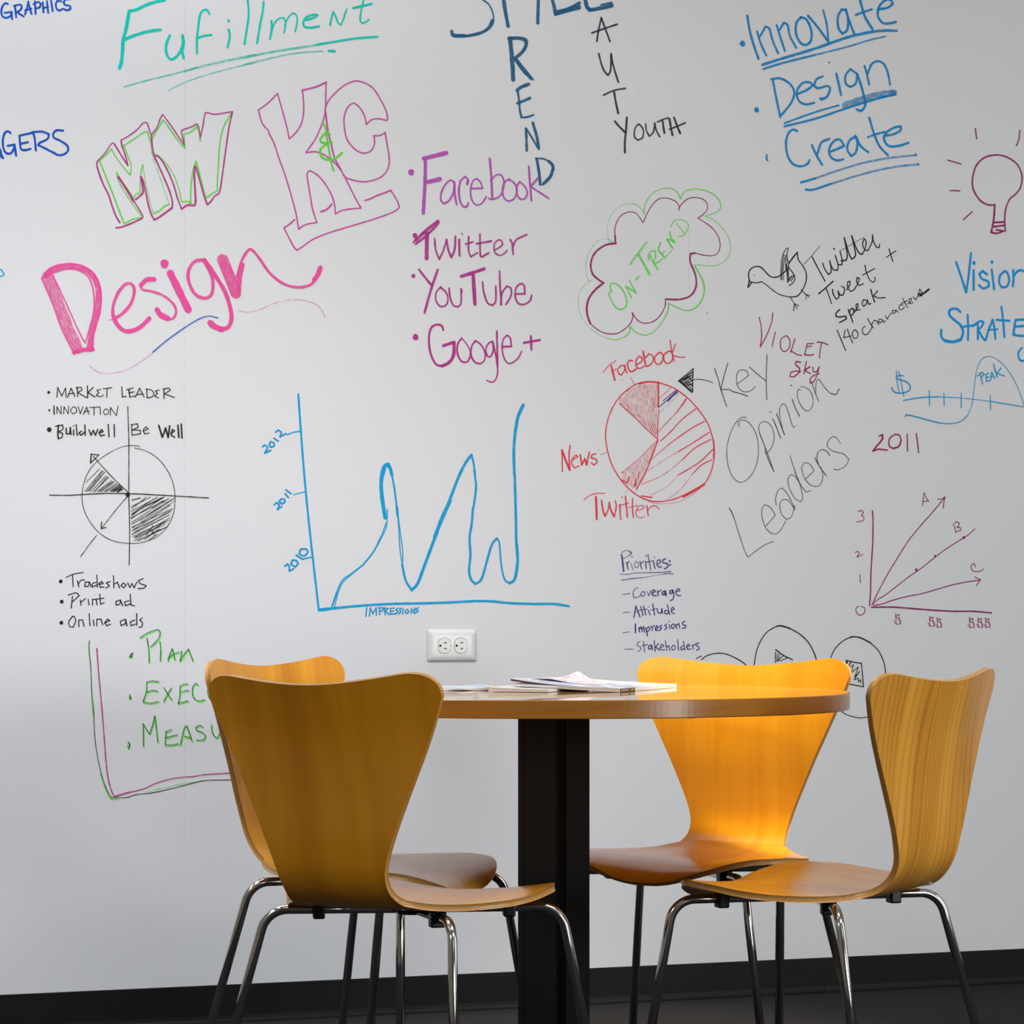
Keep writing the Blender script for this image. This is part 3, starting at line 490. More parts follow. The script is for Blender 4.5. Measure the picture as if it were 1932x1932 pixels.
draw('marker_text', 'bold blue two-word heading cut off by the right edge', (9, 'azure', 20, N,
 "895 240 930 340 978 490 / 978 490 1000 340 1018 165 / 1040 305 1040 470 / o 1043 247 15 / 1150 342 1115 312 1087 340 1110 378 1160 400 1165 440 1120 458 1085 430 / 1190 300 1200 380 1210 465 / o 1192 240 13 / 1300 312 1260 350 1252 410 1275 450 1315 440 1335 390 1320 330 1298 314 / 1368 305 1370 380 1365 440 / 1370 360 1400 318 1440 308 1475 340 1485 430 / w22 930 652 900 627 850 632 837 670 870 710 930 760 953 820 935 880 / w26 935 880 870 900 800 890 / w20 800 890 772 855 772 800 / w19 990 675 995 790 993 885 / 955 775 1045 762 / 1075 750 1075 878 / 1032 770 1095 728 1122 740 1105 775 1078 798 / 1078 798 1105 850 1135 888 / 1140 885 1165 800 1198 715 / 1198 715 1213 790 1220 875 / w15 1160 802 1240 795 / w19 1270 610 1285 730 1295 860 / w20 1230 718 1335 726 / 1388 718 1377 780 1370 840 / 1370 840 1420 850 1480 850 / 1388 718 1480 715 / 1380 775 1460 768 / w17 1440 950 1412 985 1415 1035 1440 1058 1480 1050"))
draw('curve_graph_sketch', 'thin blue wavy curve graph with a dollar sign at the right edge', (9, 'ocean', 9, 1.0,
 "w12 455 1182 420 1178 397 1200 420 1213 470 1225 512 1260 508 1300 470 1320 420 1325 380 1312 360 1280 / w8 400 1140 405 1220 425 1330 / 420 1145 440 1240 462 1352 / w11 460 1385 600 1362 750 1355 / w8 750 1355 900 1362 / d.8 w7 900 1362 1050 1377 1180 1393 / d1 w9 1180 1393 1250 1405 1480 1443 / 672 1305 675 1428 / 793 1328 797 1430 / 938 1325 937 1445 / 1178 1345 1180 1462 / w12 475 1520 480 1505 540 1515 650 1545 760 1573 / w9 760 1573 850 1578 930 1560 990 1510 / w7 d.85 990 1510 1025 1420 1045 1280 1060 1160 1085 1080 1120 1035 1170 1022 1230 1042 1300 1105 1360 1190 1410 1290 1470 1460 / w10 d1.1 1092 1158 1105 1210 1115 1250 / 1070 1185 1110 1150 1127 1168 1102 1200 / 1142 1170 1147 1228 1177 1222 / 1142 1170 1165 1160 / 1142 1200 1165 1190 / 1180 1215 1190 1155 / 1190 1150 1215 1203 / 1182 1192 1205 1185 / w12 1205 1085 1220 1140 1235 1190 / w10 1268 1118 1232 1160 1295 1183"))
draw('marker_number', 'wine red year number alone on the right of the wall', (9, 'wine', 11, 1.1,
 "w15 258 1682 285 1670 282 1708 240 1760 205 1805 / w14 205 1805 250 1790 325 1797 / w12 390 1665 345 1700 340 1760 375 1783 / w15 375 1783 420 1765 440 1715 / w11 440 1715 425 1675 390 1665 / 490 1665 492 1805 / 565 1660 575 1740 585 1818"))

draw('pie_chart_sketch', 'black hand-drawn crosshair circle chart with three short lines of writing above', (10, 'black', 7, N,
 "o 118 150 11 / 175 185 181 115 / 181 115 210 175 236 118 / 236 118 241 182 / 250 185 275 120 / 275 120 302 180 / 256 160 298 155 / 318 110 321 182 / 310 120 345 114 352 133 322 150 / 322 150 372 180 388 186 / w8 390 105 391 188 / 430 115 393 150 442 182 / w7 482 128 457 135 470 153 450 170 480 180 502 168 / 500 125 560 117 / 528 122 525 186 / 630 112 635 182 662 178 / w9 680 130 687 182 / w7 665 132 710 118 / 680 155 717 146 / 687 184 722 174 / 725 184 755 120 / 755 120 787 182 / 732 166 780 160 / 805 125 808 185 / 800 125 840 135 855 160 840 182 806 188 / 892 133 867 140 880 158 860 176 888 188 / 925 125 926 195 / 920 127 960 120 970 135 930 160 / 930 160 1000 185 / o 122 275 8 / w9 155 245 156 303 / w6 175 300 176 250 / 176 250 205 300 / 205 300 206 245 / 222 300 226 250 / 226 250 255 300 / 255 300 258 245 / 290 250 272 275 285 300 310 290 312 262 292 250 / 325 250 340 300 / 340 300 357 250 / 360 305 385 252 / 385 252 400 305 / 366 287 402 280 / 405 256 472 252 / 436 255 436 310 / 478 250 481 305 / 518 265 502 285 512 305 535 298 537 275 517 265 / 550 312 551 255 / 551 255 592 312 605 245 / d1.3 o 122 411 17 / w11 186 380 182 440 187 475 / w8 165 388 215 378 217 408 187 425 217 438 210 465 187 472 / w9 240 400 242 440 265 440 270 395 / 270 395 275 445 / 292 412 293 450 / o 292 385 5 / 310 375 318 452 / 348 420 330 435 345 450 370 428 / 371 377 374 450 / 400 412 415 450 430 415 / 430 415 446 450 462 408 / 470 435 500 425 490 410 473 430 482 455 510 448 / 535 375 541 462 / 577 375 579 462 / w7 700 375 702 450 / 695 377 740 370 745 395 705 413 / 705 413 760 415 762 440 705 450 / 782 422 815 405 800 390 780 415 792 440 822 435 / w12 890 382 915 465 / 915 465 937 400 / 937 400 955 465 / 955 465 966 385 / w9 975 442 1000 420 985 410 975 445 1002 465 / w12 1024 380 1030 465 / w11 1047 372 1053 470"),
 (10, 'black', 6, 1.0, "w7 672 250 680 500 680 860 685 1100 682 1360 / w8 125 870 280 870 500 858 700 860 900 870 1050 878 1238 890 / w5 758 530 720 522 640 530 540 575 440 650 380 740 352 860 365 970 410 1060 480 1140 570 1190 680 1208 780 1200 880 1160 950 1090 995 990 1003 870 985 770 940 680 880 610 800 560 720 540 / w6 680 855 560 740 430 598 / w8 415 583 470 588 / 470 588 412 645 / w10 412 645 415 583 / d1.3 o 672 868 17 / w6 d.9 665 885 580 985 490 1100 / w8 490 1060 485 1105 520 1097 / w6 455 1150 400 1220 342 1300 / w5 475 685 380 780 / 490 700 370 845 / w7 510 710 400 840 / w5 520 735 415 845 / 540 745 430 850 / w7 560 770 460 845 / w5 580 775 490 845 / 600 795 520 845 / w9 612 800 550 842 / w10 630 815 580 842 / 636 828 600 848 / w8 760 890 700 905 / w6 830 885 695 952 / 880 885 695 985 / w9 925 885 790 950 700 1010 / w6 960 895 690 1030 / 1000 890 700 1075 / w5 995 915 705 1100 / 985 965 700 1095 / 990 965 720 1130 / w7 960 1010 700 1145 / w5 970 1028 720 1165 / 940 1055 715 1190 / w7 948 1092 740 1190 / w6 890 1110 790 1180 / 880 1145 820 1185 / 900 1080 840 1120 860 1150 / w5 800 885 700 965 / 850 900 702 1000 / 900 900 698 1035 / 940 910 700 1060 / 985 900 760 1050 / 970 940 705 1118 / 975 985 702 1120 / 960 1045 705 1160 / 930 1075 720 1170 / w8 905 890 850 925 / 920 910 840 960 / 900 1110 835 1140 / 850 1085 800 1150 / w6 500 700 385 845 / 530 740 440 845 / 570 775 475 845 / 590 790 510 845 / w9 620 808 565 845 / 628 820 600 845"))
draw('marker_list', 'small black three-line bulleted list below the crosshair circle chart', (10, 'black', 8, N,
 "o 203 1475 14 / w7 240 1447 290 1425 360 1412 / w8 285 1430 290 1512 / 320 1470 330 1515 / 326 1495 345 1467 368 1465 / 402 1480 375 1480 370 1510 395 1510 405 1478 / 404 1482 416 1512 / 450 1482 425 1490 425 1515 455 1500 / 455 1430 460 1516 / 470 1497 500 1490 490 1475 470 1490 480 1516 506 1514 / 550 1475 522 1485 545 1505 520 1522 / 572 1435 575 1520 / 575 1495 600 1480 615 1520 / 642 1485 625 1505 645 1520 662 1500 640 1485 / 672 1485 687 1518 702 1490 / 702 1490 717 1520 737 1478 / 780 1455 747 1470 760 1490 802 1505 785 1522 745 1525 / o 210 1617 14 / 285 1580 276 1662 / 255 1570 310 1555 332 1575 280 1622 / 340 1605 345 1642 / 346 1620 376 1595 / 395 1600 401 1640 / 425 1642 426 1600 450 1605 457 1640 / 476 1565 482 1635 507 1625 / 450 1600 505 1593 / 622 1605 590 1615 590 1640 615 1635 623 1608 / 622 1608 637 1646 / 682 1610 650 1620 655 1645 692 1632 / 690 1565 695 1640 720 1646 / o 207 1765 14 / 285 1720 260 1755 265 1790 290 1795 307 1755 300 1725 283 1720 / 330 1792 329 1745 355 1745 367 1790 / 402 1700 408 1787 / 430 1745 436 1785 / 455 1787 456 1740 485 1740 497 1780 / 510 1767 547 1750 530 1740 510 1765 525 1785 552 1775 / 657 1740 620 1755 625 1785 655 1770 658 1742 / 657 1742 667 1787 / 722 1745 690 1760 695 1785 725 1775 / 735 1700 736 1782 / 775 1730 757 1745 775 1765 770 1792 750 1797"))

draw('line_chart_sketch', 'large bright blue line chart with three year marks on its axis', (11, 'vivid', 13, 1.2,
 "w13 258 75 270 250 285 450 305 680 330 920 355 1140 378 1340 / w15 d1.1 378 1340 450 1334 620 1318 800 1307 1000 1303 1150 1298 1300 1290 1400 1292 1500 1302 1650 1307 1760 1307 1848 1320 / w20 d1.2 380 1342 440 1336 / w9 270 292 230 298 193 312 / w7 303 648 265 655 230 666 / w9 345 1030 290 1042 / w11 455 1325 480 1250 490 1230 / w7 470 1325 492 1240 520 1180 575 1130 645 1075 / w8 482 1240 515 1170 570 1128 640 1075 / w11 640 1075 700 1000 745 910 / w7 745 910 775 830 / 720 970 765 880 778 840 782 750 / w24 768 800 750 680 745 600 752 530 / w28 752 545 765 500 785 488 / w20 780 485 798 510 808 550 / w12 800 510 820 610 832 700 840 790 / w7 842 735 850 830 870 980 872 1060 / 835 700 848 860 855 980 870 1080 / w14 868 1075 890 1170 925 1225 / w19 925 1225 960 1185 1000 1080 1060 920 / w24 d1.1 1060 915 1100 810 1150 700 / w18 1150 690 1200 560 1240 480 1275 432 / w12 1278 432 1292 500 1298 560 / w8 1290 520 1300 620 1285 740 / 1292 540 1306 620 1290 740 / w15 1285 740 1278 830 1265 920 1270 1020 1262 1110 1275 1165 1300 1190 1335 1160 1365 1060 1395 960 1425 922 / w11 1425 922 1440 950 1450 1070 1470 1160 1500 1185 / w18 1500 1185 1530 1160 1547 1060 1542 960 / w16 1540 970 1536 760 1530 550 / w18 1528 545 1525 400 1535 280 / w21 1536 280 1550 205 1580 138"),
 (11, 'cyan', 11, N, "47 383 60 373 76 385 70 405 60 420 / 60 420 95 405 / 97 353 87 370 97 385 115 380 115 362 97 353 / 115 333 140 350 / 125 298 140 285 158 300 150 322 / 150 325 185 306 / 115 725 130 712 145 727 135 752 / 135 752 160 735 / 157 690 145 705 160 720 180 708 175 692 157 690 / 180 660 200 682 / 185 636 215 658 / 178 1085 195 1072 205 1090 205 1115 / 205 1115 230 1100 / 222 1050 215 1075 240 1090 258 1070 245 1052 222 1050 / 245 1020 285 1045 / 272 985 262 1010 290 1025 312 1005 305 985 272 985"),
 (11, 'cyan', 8, N, "660 1328 655 1380 / 675 1380 681 1330 / 681 1330 695 1365 / 695 1365 716 1330 / 716 1330 717 1375 / 735 1330 736 1371 / 730 1330 755 1330 755 1345 735 1352 / 765 1332 768 1371 / 760 1330 786 1334 770 1350 / 770 1350 792 1370 / 800 1333 800 1368 822 1364 / 800 1333 822 1331 / 800 1350 818 1348 / 846 1331 830 1340 845 1352 826 1368 / 866 1331 852 1340 862 1352 846 1367 / 875 1335 872 1366 / 897 1338 885 1352 895 1365 908 1352 897 1338 / 920 1363 923 1334 / 923 1334 938 1362 / 938 1362 942 1330 / 964 1329 948 1338 963 1350 943 1363"))

draw('pie_chart_sketch', 'red hand-drawn pie chart with three red handwritten labels around it',
 (12, 'red', 12, 0.95, "1060 480 960 470 850 490 750 550 650 650 580 780 545 900 535 1000 550 1130 590 1270 660 1400 750 1510 850 1590 960 1640 1080 1650 1200 1630 1320 1580 1430 1520 1510 1470 1565 1380 1600 1250 1605 1130 1590 1030 1550 900 1490 800 1420 710 1330 620 1220 540 1140 505 1060 480 / w16 1060 478 960 472 870 490 / w5 d.7 870 1600 990 1660 1110 1672 1250 1655 1380 1590 1500 1490 / w20 d1 1300 1605 1400 1550 1508 1482 / w14 890 1595 990 1610 / w15 1595 1040 1605 1130 1598 1210 / w17 d1 1055 475 1055 720 / w9 d.85 1060 740 1050 900 1048 1040 / w10 1048 1035 930 930 820 820 670 685 / w7 1048 1045 960 1130 850 1240 690 1370 / w14 d.95 1050 1045 990 1210 930 1360 840 1530 / w12 d.9 700 1440 745 1470 770 1410 / 830 1430 826 1500 / w7 870 1355 850 1440 / w6 d.85 1180 530 1065 632 / w11 d.95 1330 640 1230 780 / w8 d.85 1230 780 1150 860 1060 960 / w11 d.95 1425 735 1280 850 1180 960 1075 1055 / w16 1325 645 1290 700 / w11 1510 860 1380 930 1250 1020 1150 1095 / d.75 w8 1150 1095 1000 1225 / w11 d.95 1555 970 1400 1070 1250 1160 / w6 d.6 1250 1160 1100 1250 950 1350 / w11 d.95 1570 1040 1420 1120 1290 1240 / w8 d.6 1290 1240 1100 1390 890 1480 / w12 d.9 1600 1130 1450 1270 1250 1390 / w6 d.55 1250 1390 1130 1510 985 1585 / w12 d.9 1580 1240 1480 1290 1400 1370 / w6 d.6 1400 1370 1300 1500 1220 1580 1130 1635 / w4 d.6 1250 600 1160 690 1065 780"),
 (12, 'red', 10, 0.16, "p 1046 490 1046 1020 960 945 820 820 672 680 700 630 780 545 880 500 / d.14 p 1042 1060 985 1215 930 1350 840 1515 745 1490 692 1420 720 1360 850 1250 960 1140"),
 (12, 'red', 6, 0.8, "690 600 670 665 / 700 680 690 700 / 730 680 760 720 / 770 540 745 570 / 820 500 800 520 / 880 495 870 520 / 920 500 910 540 / 960 560 940 580 / 1010 630 985 650 / 1030 640 1000 690 / 1020 690 990 720 / 1040 700 985 760 / 850 800 880 820 / 900 850 930 900 / 1000 880 970 950 / 1020 890 985 965 / 1030 920 1000 980 / 1035 960 1015 1005 / 700 1370 715 1360 / 800 1370 812 1365 / 855 1310 850 1325 / 990 1150 1000 1145 / 940 1240 945 1250 / 820 1480 800 1520 / 845 1450 825 1510"),
 (12, 'navy', 10, 1.1, "w22 1240 570 1185 615 1150 655 / w9 1150 645 1055 725"), (12, 'wine', 9, 1.1, "1228 555 1170 600 1100 660"),
 (12, 'red', 12, 1.0, "w9 510 380 570 310 635 265 / w19 592 315 608 380 626 455 / w9 595 375 640 345 / w13 720 310 685 315 655 350 665 390 690 405 720 360 722 305 / 722 310 730 350 748 385 / w15 800 265 772 262 750 300 770 360 800 370 840 340 / w13 830 310 890 270 890 232 865 220 835 260 840 320 870 340 910 320 / w17 905 170 918 250 930 320 / w13 930 235 960 195 1000 215 1000 270 965 310 930 320 / 1050 195 1020 230 1025 280 1055 300 1090 275 1100 215 1080 180 1048 192 / 1145 175 1110 210 1115 270 1150 290 1190 260 1195 200 1170 170 1143 176 / w11 d.9 1170 60 1185 160 1210 270 / w12 1222 98 1195 180 / w11 1190 205 1240 225 1315 230 / w13 d1 105 1140 108 1260 110 1355 / w22 d.9 105 1145 140 1240 182 1340 / w15 183 1340 175 1200 185 1100 / w12 200 1245 260 1210 250 1195 220 1210 200 1270 230 1320 272 1300 / w17 d.9 285 1190 300 1290 330 1230 / 330 1230 348 1290 375 1165 / w14 440 1180 402 1190 395 1222 440 1235 450 1265 420 1290 395 1270 / w4 466 1130 470 1150 / w6 485 1192 555 1160 / w6 785 425 800 465 822 495 / w6 690 452 702 462 / w4 d.7 755 1530 740 1550 728 1577 / w9 d1 320 1635 380 1590 450 1570 530 1570 / w21 440 1605 448 1825 / w17 495 1640 510 1740 530 1795 / w14 530 1795 560 1730 570 1660 / w17 570 1660 590 1740 620 1800 / w13 620 1800 640 1700 630 1645 / w15 d.9 675 1680 683 1825 / o 695 1608 8 / w15 730 1600 740 1700 750 1805 / w10 665 1692 760 1665 / w13 800 1620 800 1720 808 1808 / w8 760 1710 850 1690 / w9 840 1740 900 1722 915 1697 880 1690 845 1720 835 1780 870 1810 917 1800 / w13 940 1690 955 1790 / w10 945 1740 985 1700 1030 1695 1062 1725"))
draw('arrow_sketch', 'black hatched arrowhead pointing at the red pie chart', (12, 'black', 9, N,
 "1400 340 1330 400 1252 462 / 1252 462 1320 520 1385 578 / 1398 340 1392 460 1393 572 / w10 1265 460 1310 415 / 1262 470 1395 400 / 1280 480 1400 395 / 1300 490 1398 420 / 1310 500 1398 450 / 1325 510 1395 490 / w13 1290 450 1395 370 / w14 1270 465 1380 565 / w10 1320 470 1395 560 / 1345 470 1395 520 / 1330 405 1395 470 / w7 1400 450 1470 448 1540 462 1592 481"))
draw('marker_text', 'large thin grey slanted handwriting in three lines right of the red pie chart', (13, 'pencil', 7, 1.1,
 "w8 85 165 120 270 140 350 193 503 / 203 120 170 230 140 355 / 140 355 215 352 245 370 320 390 380 412 / w6 282 308 388 228 / 388 228 370 190 330 178 295 195 280 250 290 320 330 365 375 373 420 355 448 325 / w7 395 152 460 210 540 275 / 552 40 545 200 545 320 550 445 / w6 d1 370 602 330 600 280 640 230 730 195 870 200 1000 235 1110 290 1170 340 1172 400 1130 450 1040 475 920 465 790 430 700 380 640 330 625 300 645 303 682 / w8 485 740 540 880 612 1083 / w6 490 760 478 690 500 645 545 640 590 680 615 760 600 850 560 910 530 912 / 530 880 560 970 600 1060 / w8 603 613 640 700 672 787 / 575 552 588 554 / 635 565 670 660 707 757 / w6 690 700 665 600 665 520 690 480 715 490 745 570 775 670 790 690 800 680 / w8 775 440 805 520 842 592 / 760 315 773 320 / w6 855 358 830 350 820 400 840 470 880 530 920 542 955 500 960 430 930 360 880 330 848 328 / 945 275 975 370 1010 457 / 985 390 985 310 1000 262 1020 270 1060 330 1120 388 1165 395 / w9 1120 388 1165 395 1192 348 / w9 215 1405 235 1440 260 1500 / w6 260 1500 310 1660 350 1780 380 1845 / 380 1845 450 1790 540 1730 610 1702 / 535 1572 625 1470 / 625 1470 580 1400 530 1375 505 1420 510 1500 545 1590 610 1637 670 1605 718 1520 / 633 1380 628 1320 650 1250 685 1228 730 1275 770 1350 800 1420 / 800 1420 740 1340 690 1335 665 1380 680 1460 725 1508 770 1480 800 1380 / 755 940 800 1080 850 1200 900 1265 940 1250 / 850 1200 800 1125 760 1110 738 1150 750 1230 800 1320 850 1350 868 1310 845 1200 800 1090 / 890 1150 970 1075 / 970 1075 930 1015 885 1002 860 1050 880 1130 930 1195 990 1215 1030 1190 1048 1120 1030 1040 / w8 975 960 1020 1040 1078 1120 / w7 1010 1020 995 960 1010 905 1050 888 1090 910 1108 940 / w6 1205 832 1165 780 1130 775 1090 820 1095 870 1150 905 1230 925 1280 975 1250 1030 1190 1065 1145 1062"))
draw('marker_list', 'purple underlined heading with four dashed lines right of the outlet', (14, 'purple', 14, 1.0,
 "w21 228 195 240 290 252 400 / w9 d.85 215 190 240 145 300 128 350 150 335 185 240 240 / w14 335 140 352 160 335 182 / w13 d.9 290 280 310 375 / 297 300 325 268 / w9 d.8 345 290 372 380 / o 360 210 8 / w10 d.7 417 270 392 300 400 350 440 340 447 290 415 272 / w13 d.95 465 270 485 365 / 478 300 512 265 / 535 270 545 365 / o 540 200 9 / w12 565 175 585 270 605 380 / 550 280 640 260 / w14 640 272 660 365 / o 655 215 8 / 690 312 730 282 720 247 690 262 685 310 715 345 747 335 / w17 800 235 757 255 762 285 820 300 825 340 780 368 / o 850 266 13 / o 856 316 13 / w8 d.9 200 435 300 437 420 420 580 415 / w10 d1.1 580 415 720 412 868 400 / w10 222 515 350 495 500 480 / w7 d.8 500 480 650 455 760 435 / w10 d1 760 435 840 428 895 432 / w10 232 702 330 687 / w10 435 615 400 625 375 680 385 735 420 740 470 715 / w11 d.85 502 660 475 690 490 725 520 715 527 675 500 660 / 550 655 580 715 607 645 / w14 d1.1 620 692 665 660 645 637 620 670 632 715 677 715 / 690 650 702 715 / 695 675 738 640 / w18 790 655 757 670 757 702 785 702 795 655 / 797 660 805 715 / w16 888 640 852 660 857 690 885 680 892 640 / 892 642 907 710 890 765 858 780 / w14 930 667 985 650 975 627 945 632 932 675 957 715 997 713 / w9 245 942 290 932 333 935 / w16 385 1003 397 940 411 850 / 411 850 437 920 465 993 / w10 390 937 450 915 / w15 475 858 505 978 / 512 852 542 968 / w10 455 907 560 890 / w13 575 907 597 968 / o 578 860 8 / w16 630 827 655 968 / w10 600 905 690 882 / w15 690 892 702 940 740 943 750 882 / 750 882 757 945 / w14 822 912 790 907 785 945 815 955 840 922 / 820 832 850 962 / 870 917 912 892 895 867 872 890 882 940 917 945 / w9 240 1200 328 1188 / w20 405 1088 406 1198 / w16 450 1130 456 1190 / 456 1150 480 1122 492 1185 / 492 1150 515 1122 522 1190 / w18 542 1142 562 1238 / w15 547 1145 580 1122 592 1155 560 1182 / 610 1112 627 1170 / 620 1132 652 1105 / 665 1152 702 1132 685 1107 665 1132 672 1168 712 1168 / 747 1100 722 1120 745 1140 722 1167 / 812 1085 787 1105 815 1130 787 1162 / w14 845 1092 856 1150 / o 845 1052 8 / 892 1085 872 1110 890 1145 917 1120 907 1087 890 1086 / 930 1087 942 1145 / 936 1110 970 1077 982 1140 / w15 1047 1050 1017 1070 1027 1095 1062 1105 1055 1135 1018 1140 / w9 265 1415 375 1412 / w10 467 1310 427 1340 432 1365 470 1385 472 1420 435 1440 / 510 1307 525 1455 / w12 490 1370 562 1350 / w16 612 1360 577 1375 577 1410 605 1405 617 1362 / 617 1362 627 1422 / w15 650 1302 662 1440 / 707 1340 667 1385 / 667 1385 722 1425 / w12 725 1397 775 1372 757 1347 732 1370 737 1420 787 1425 / 795 1302 815 1430 / 810 1390 840 1367 857 1430 / 897 1360 877 1390 890 1425 920 1412 922 1375 897 1360 / 955 1287 966 1430 / w13 1022 1372 992 1390 1002 1425 1037 1405 / 1030 1312 1047 1425 / 1070 1387 1117 1367 1097 1347 1072 1370 1082 1415 1127 1410 / 1145 1352 1157 1410 / 1150 1375 1187 1345 / w15 1232 1330 1197 1345 1202 1370 1232 1385 1232 1412 1200 1425"))

def dollar(x, y, s=1.0):
    f = lambda a: ' '.join(f'{(x + q * s if i % 2 == 0 else y + q * s):.0f}' for i, q in enumerate(a))
    return f(( 27, -38, -8, -44, -18, -14, 30, 18, 32, 54, -14, 60, -40, 24)) + ' / ' + f((-24, -58, -14, 66)) + ' / ' + f((10, -44, 36, 66))
draw('line_graph_sketch', 'wine red graph of three rays marked with letters and dollar signs', (15, 'wine', 11, 1.1,
 "w16 385 315 392 400 390 650 378 850 368 1050 365 1200 355 1360 / w18 375 1380 600 1378 800 1392 1050 1412 1300 1425 1500 1425 1700 1442 / w12 380 1355 450 1210 550 1020 660 840 780 650 900 500 1050 330 1190 160 / w11 1105 185 1150 182 1190 160 / 1190 160 1175 220 1168 285 / w11 385 1350 450 1290 520 1250 650 1150 800 1035 930 945 1080 825 1200 735 1390 615 1450 575 1518 513 / o 870 965 15 / o 1077 815 13 / o 1395 610 16 / w12 400 1358 490 1345 600 1305 750 1265 950 1225 1100 1180 1300 1125 1480 1092 1580 1080 / w10 1515 1045 1580 1075 / 1580 1075 1535 1140 / w10 940 258 946 190 955 115 / 955 115 980 170 1010 212 / 945 212 1002 205 / 1290 480 1308 556 / 1275 470 1310 437 1345 450 1335 483 1317 495 / 1317 495 1357 502 1362 530 1308 546 / 1525 935 1510 897 1490 905 1475 940 1500 980 1550 985 1592 975 1610 953 / 230 325 265 310 287 335 263 365 / 263 365 290 383 287 415 255 430 208 437 / 195 775 225 760 237 780 215 828 / 215 828 245 810 280 795 / 245 1020 255 1108 / 235 1370 208 1385 205 1425 235 1465 275 1460 302 1425 297 1385 260 1370 / "
 + 'w8 ' + ' / '.join(dollar(*p) for p in ((663, 1505, 1), (1037, 1530, .95), (1120, 1545, .9), (1478, 1545, .95), (1572, 1545, .9), (1655, 1545, .9)))))
draw('circles_sketch', 'three black circles with hatched shapes inside, half hidden by chairs', (16, 'black', 9, N,
 "w8 145 408 165 395 190 385 / w9 192 412 240 380 320 362 390 368 460 395 530 435 570 470 / w9 618 520 630 440 645 350 680 260 735 185 800 145 / w13 810 140 850 135 920 155 / w10 920 155 1000 200 1070 265 1110 330 1138 400 1150 470 / w9 1255 450 1265 390 1300 320 1370 255 1440 225 / w12 1420 232 1450 225 1510 235 1590 275 / w9 1590 275 1655 340 1695 420 1713 500 1712 600 1695 700 1640 820 1565 890 / w7 1565 890 1500 897 1420 880 1360 850 1290 770 1250 650 1245 520 1255 450 / w8 803 352 803 440 / w10 805 332 870 380 945 415 / w7 820 365 815 430 / 835 370 830 425 / 820 425 865 385 / 840 425 905 400 / w9 1390 420 1450 435 1515 445 / 1515 445 1524 540 1533 640 / 1533 640 1440 622 1380 610 / 1390 420 1380 610 / w10 1400 425 1396 450 / 1430 428 1400 490 / w7 1400 490 1450 458 / 1450 458 1430 525 / 1430 525 1490 475 / 1490 475 1460 560 / 1460 560 1500 512 / 1500 512 1455 580 / 1455 580 1490 570 / 1490 570 1490 600 / 1490 600 1510 580 / 1510 580 1510 612"))

PLAN = ("810 125 830 250 835 385 / 740 130 800 88 880 52 930 45 948 75 935 130 900 175 848 225 / 945 165 955 260 950 370 / 1030 370 1050 300 1075 240 / 1075 240 1092 300 1102 355 / 1030 345 1080 305 1142 275 / 1170 265 1168 310 1155 373 / 1155 373 1200 300 1245 245 / 1245 245 1265 300 1290 372 / "
 "808 590 805 690 770 795 / 806 592 860 578 932 585 / 805 695 870 675 920 685 / 770 795 850 808 930 790 / 985 645 1030 715 1070 775 / 1065 650 1020 730 985 795 / 1155 630 1155 720 1138 820 / 1155 640 1185 615 1235 607 / 1155 690 1245 675 / 1135 810 1240 785 / 1347 625 1320 600 1290 640 1285 710 1310 765 1360 785 1412 772 / 1447 630 1445 700 1460 755 1480 770 1520 735 1530 640 / "
 "775 1260 775 1140 770 1020 / 770 1020 805 1080 840 1130 / 840 1130 870 1040 893 940 / 893 940 910 1080 925 1215 / 1010 1105 1005 1180 1000 1240 / 1005 1112 1065 1082 / 1000 1167 1060 1155 1125 1138 / 1000 1240 1070 1245 1135 1230 / 1160 1245 1185 1130 1205 1060 1225 1045 / 1225 1045 1250 1110 1282 1205 / 1200 1150 1262 1170 / 1392 1055 1360 1040 1320 1060 1330 1090 1390 1115 1420 1150 1405 1185 1360 1193 1325 1190 / 1485 1030 1490 1100 1520 1160 1550 1160 1580 1100")
def shifted(t, dx, dy):
    out = []; i = 0
    for tok in t.split():
        if tok == '/': out.append(tok); i = 0
        else: out.append(str(float(tok) + (dx if i % 2 == 0 else dy))); i += 1
    return ' '.join(out)
draw('marker_list', 'three words in black and green inside a corner frame behind the left chairs',
 (17, 'lime', 13, 0.95, shifted(PLAN, 8, 11)), (17, 'lime', 9, 1.0, "o 650 330 18 / o 640 757 17 / o 618 1256 18"), (17, 'black', 7, 1.0, PLAN),
 (17, 'black', 10, 1.1, "630 335 645 300 665 288 650 330 / 632 722 642 770 / 615 1215 635 1240 622 1288"),
 (17, 'lime', 9, 0.7, "220 170 215 250 230 480 238 750 252 950 / d.5 w6 262 1000 272 1180 305 1400 / d1 w13 330 1550 360 1640 395 1730 435 1803 / 435 1803 470 1808 525 1800 / d.55 w9 800 1735 1000 1690 1150 1655 1400 1615"),
 (17, 'black', 8, 1.0, "212 160 205 230 225 420 238 700 258 900 268 1150 300 1380 350 1590 400 1720 435 1790 / 435 1790 520 1792 610 1790 700 1760 850 1745 1000 1715 1200 1665 1380 1620 1500 1610 1690 1608"),
 (17, 'plum', 12, 0.85, "w14 290 240 295 270 / 290 240 315 560 350 950 385 1400 410 1600 440 1710 465 1770 490 1778 / w17 490 1778 560 1755 640 1735 / w12 640 1735 780 1700 900 1645 1050 1600 1180 1580 1300 1572 1420 1552 1680 1537"))

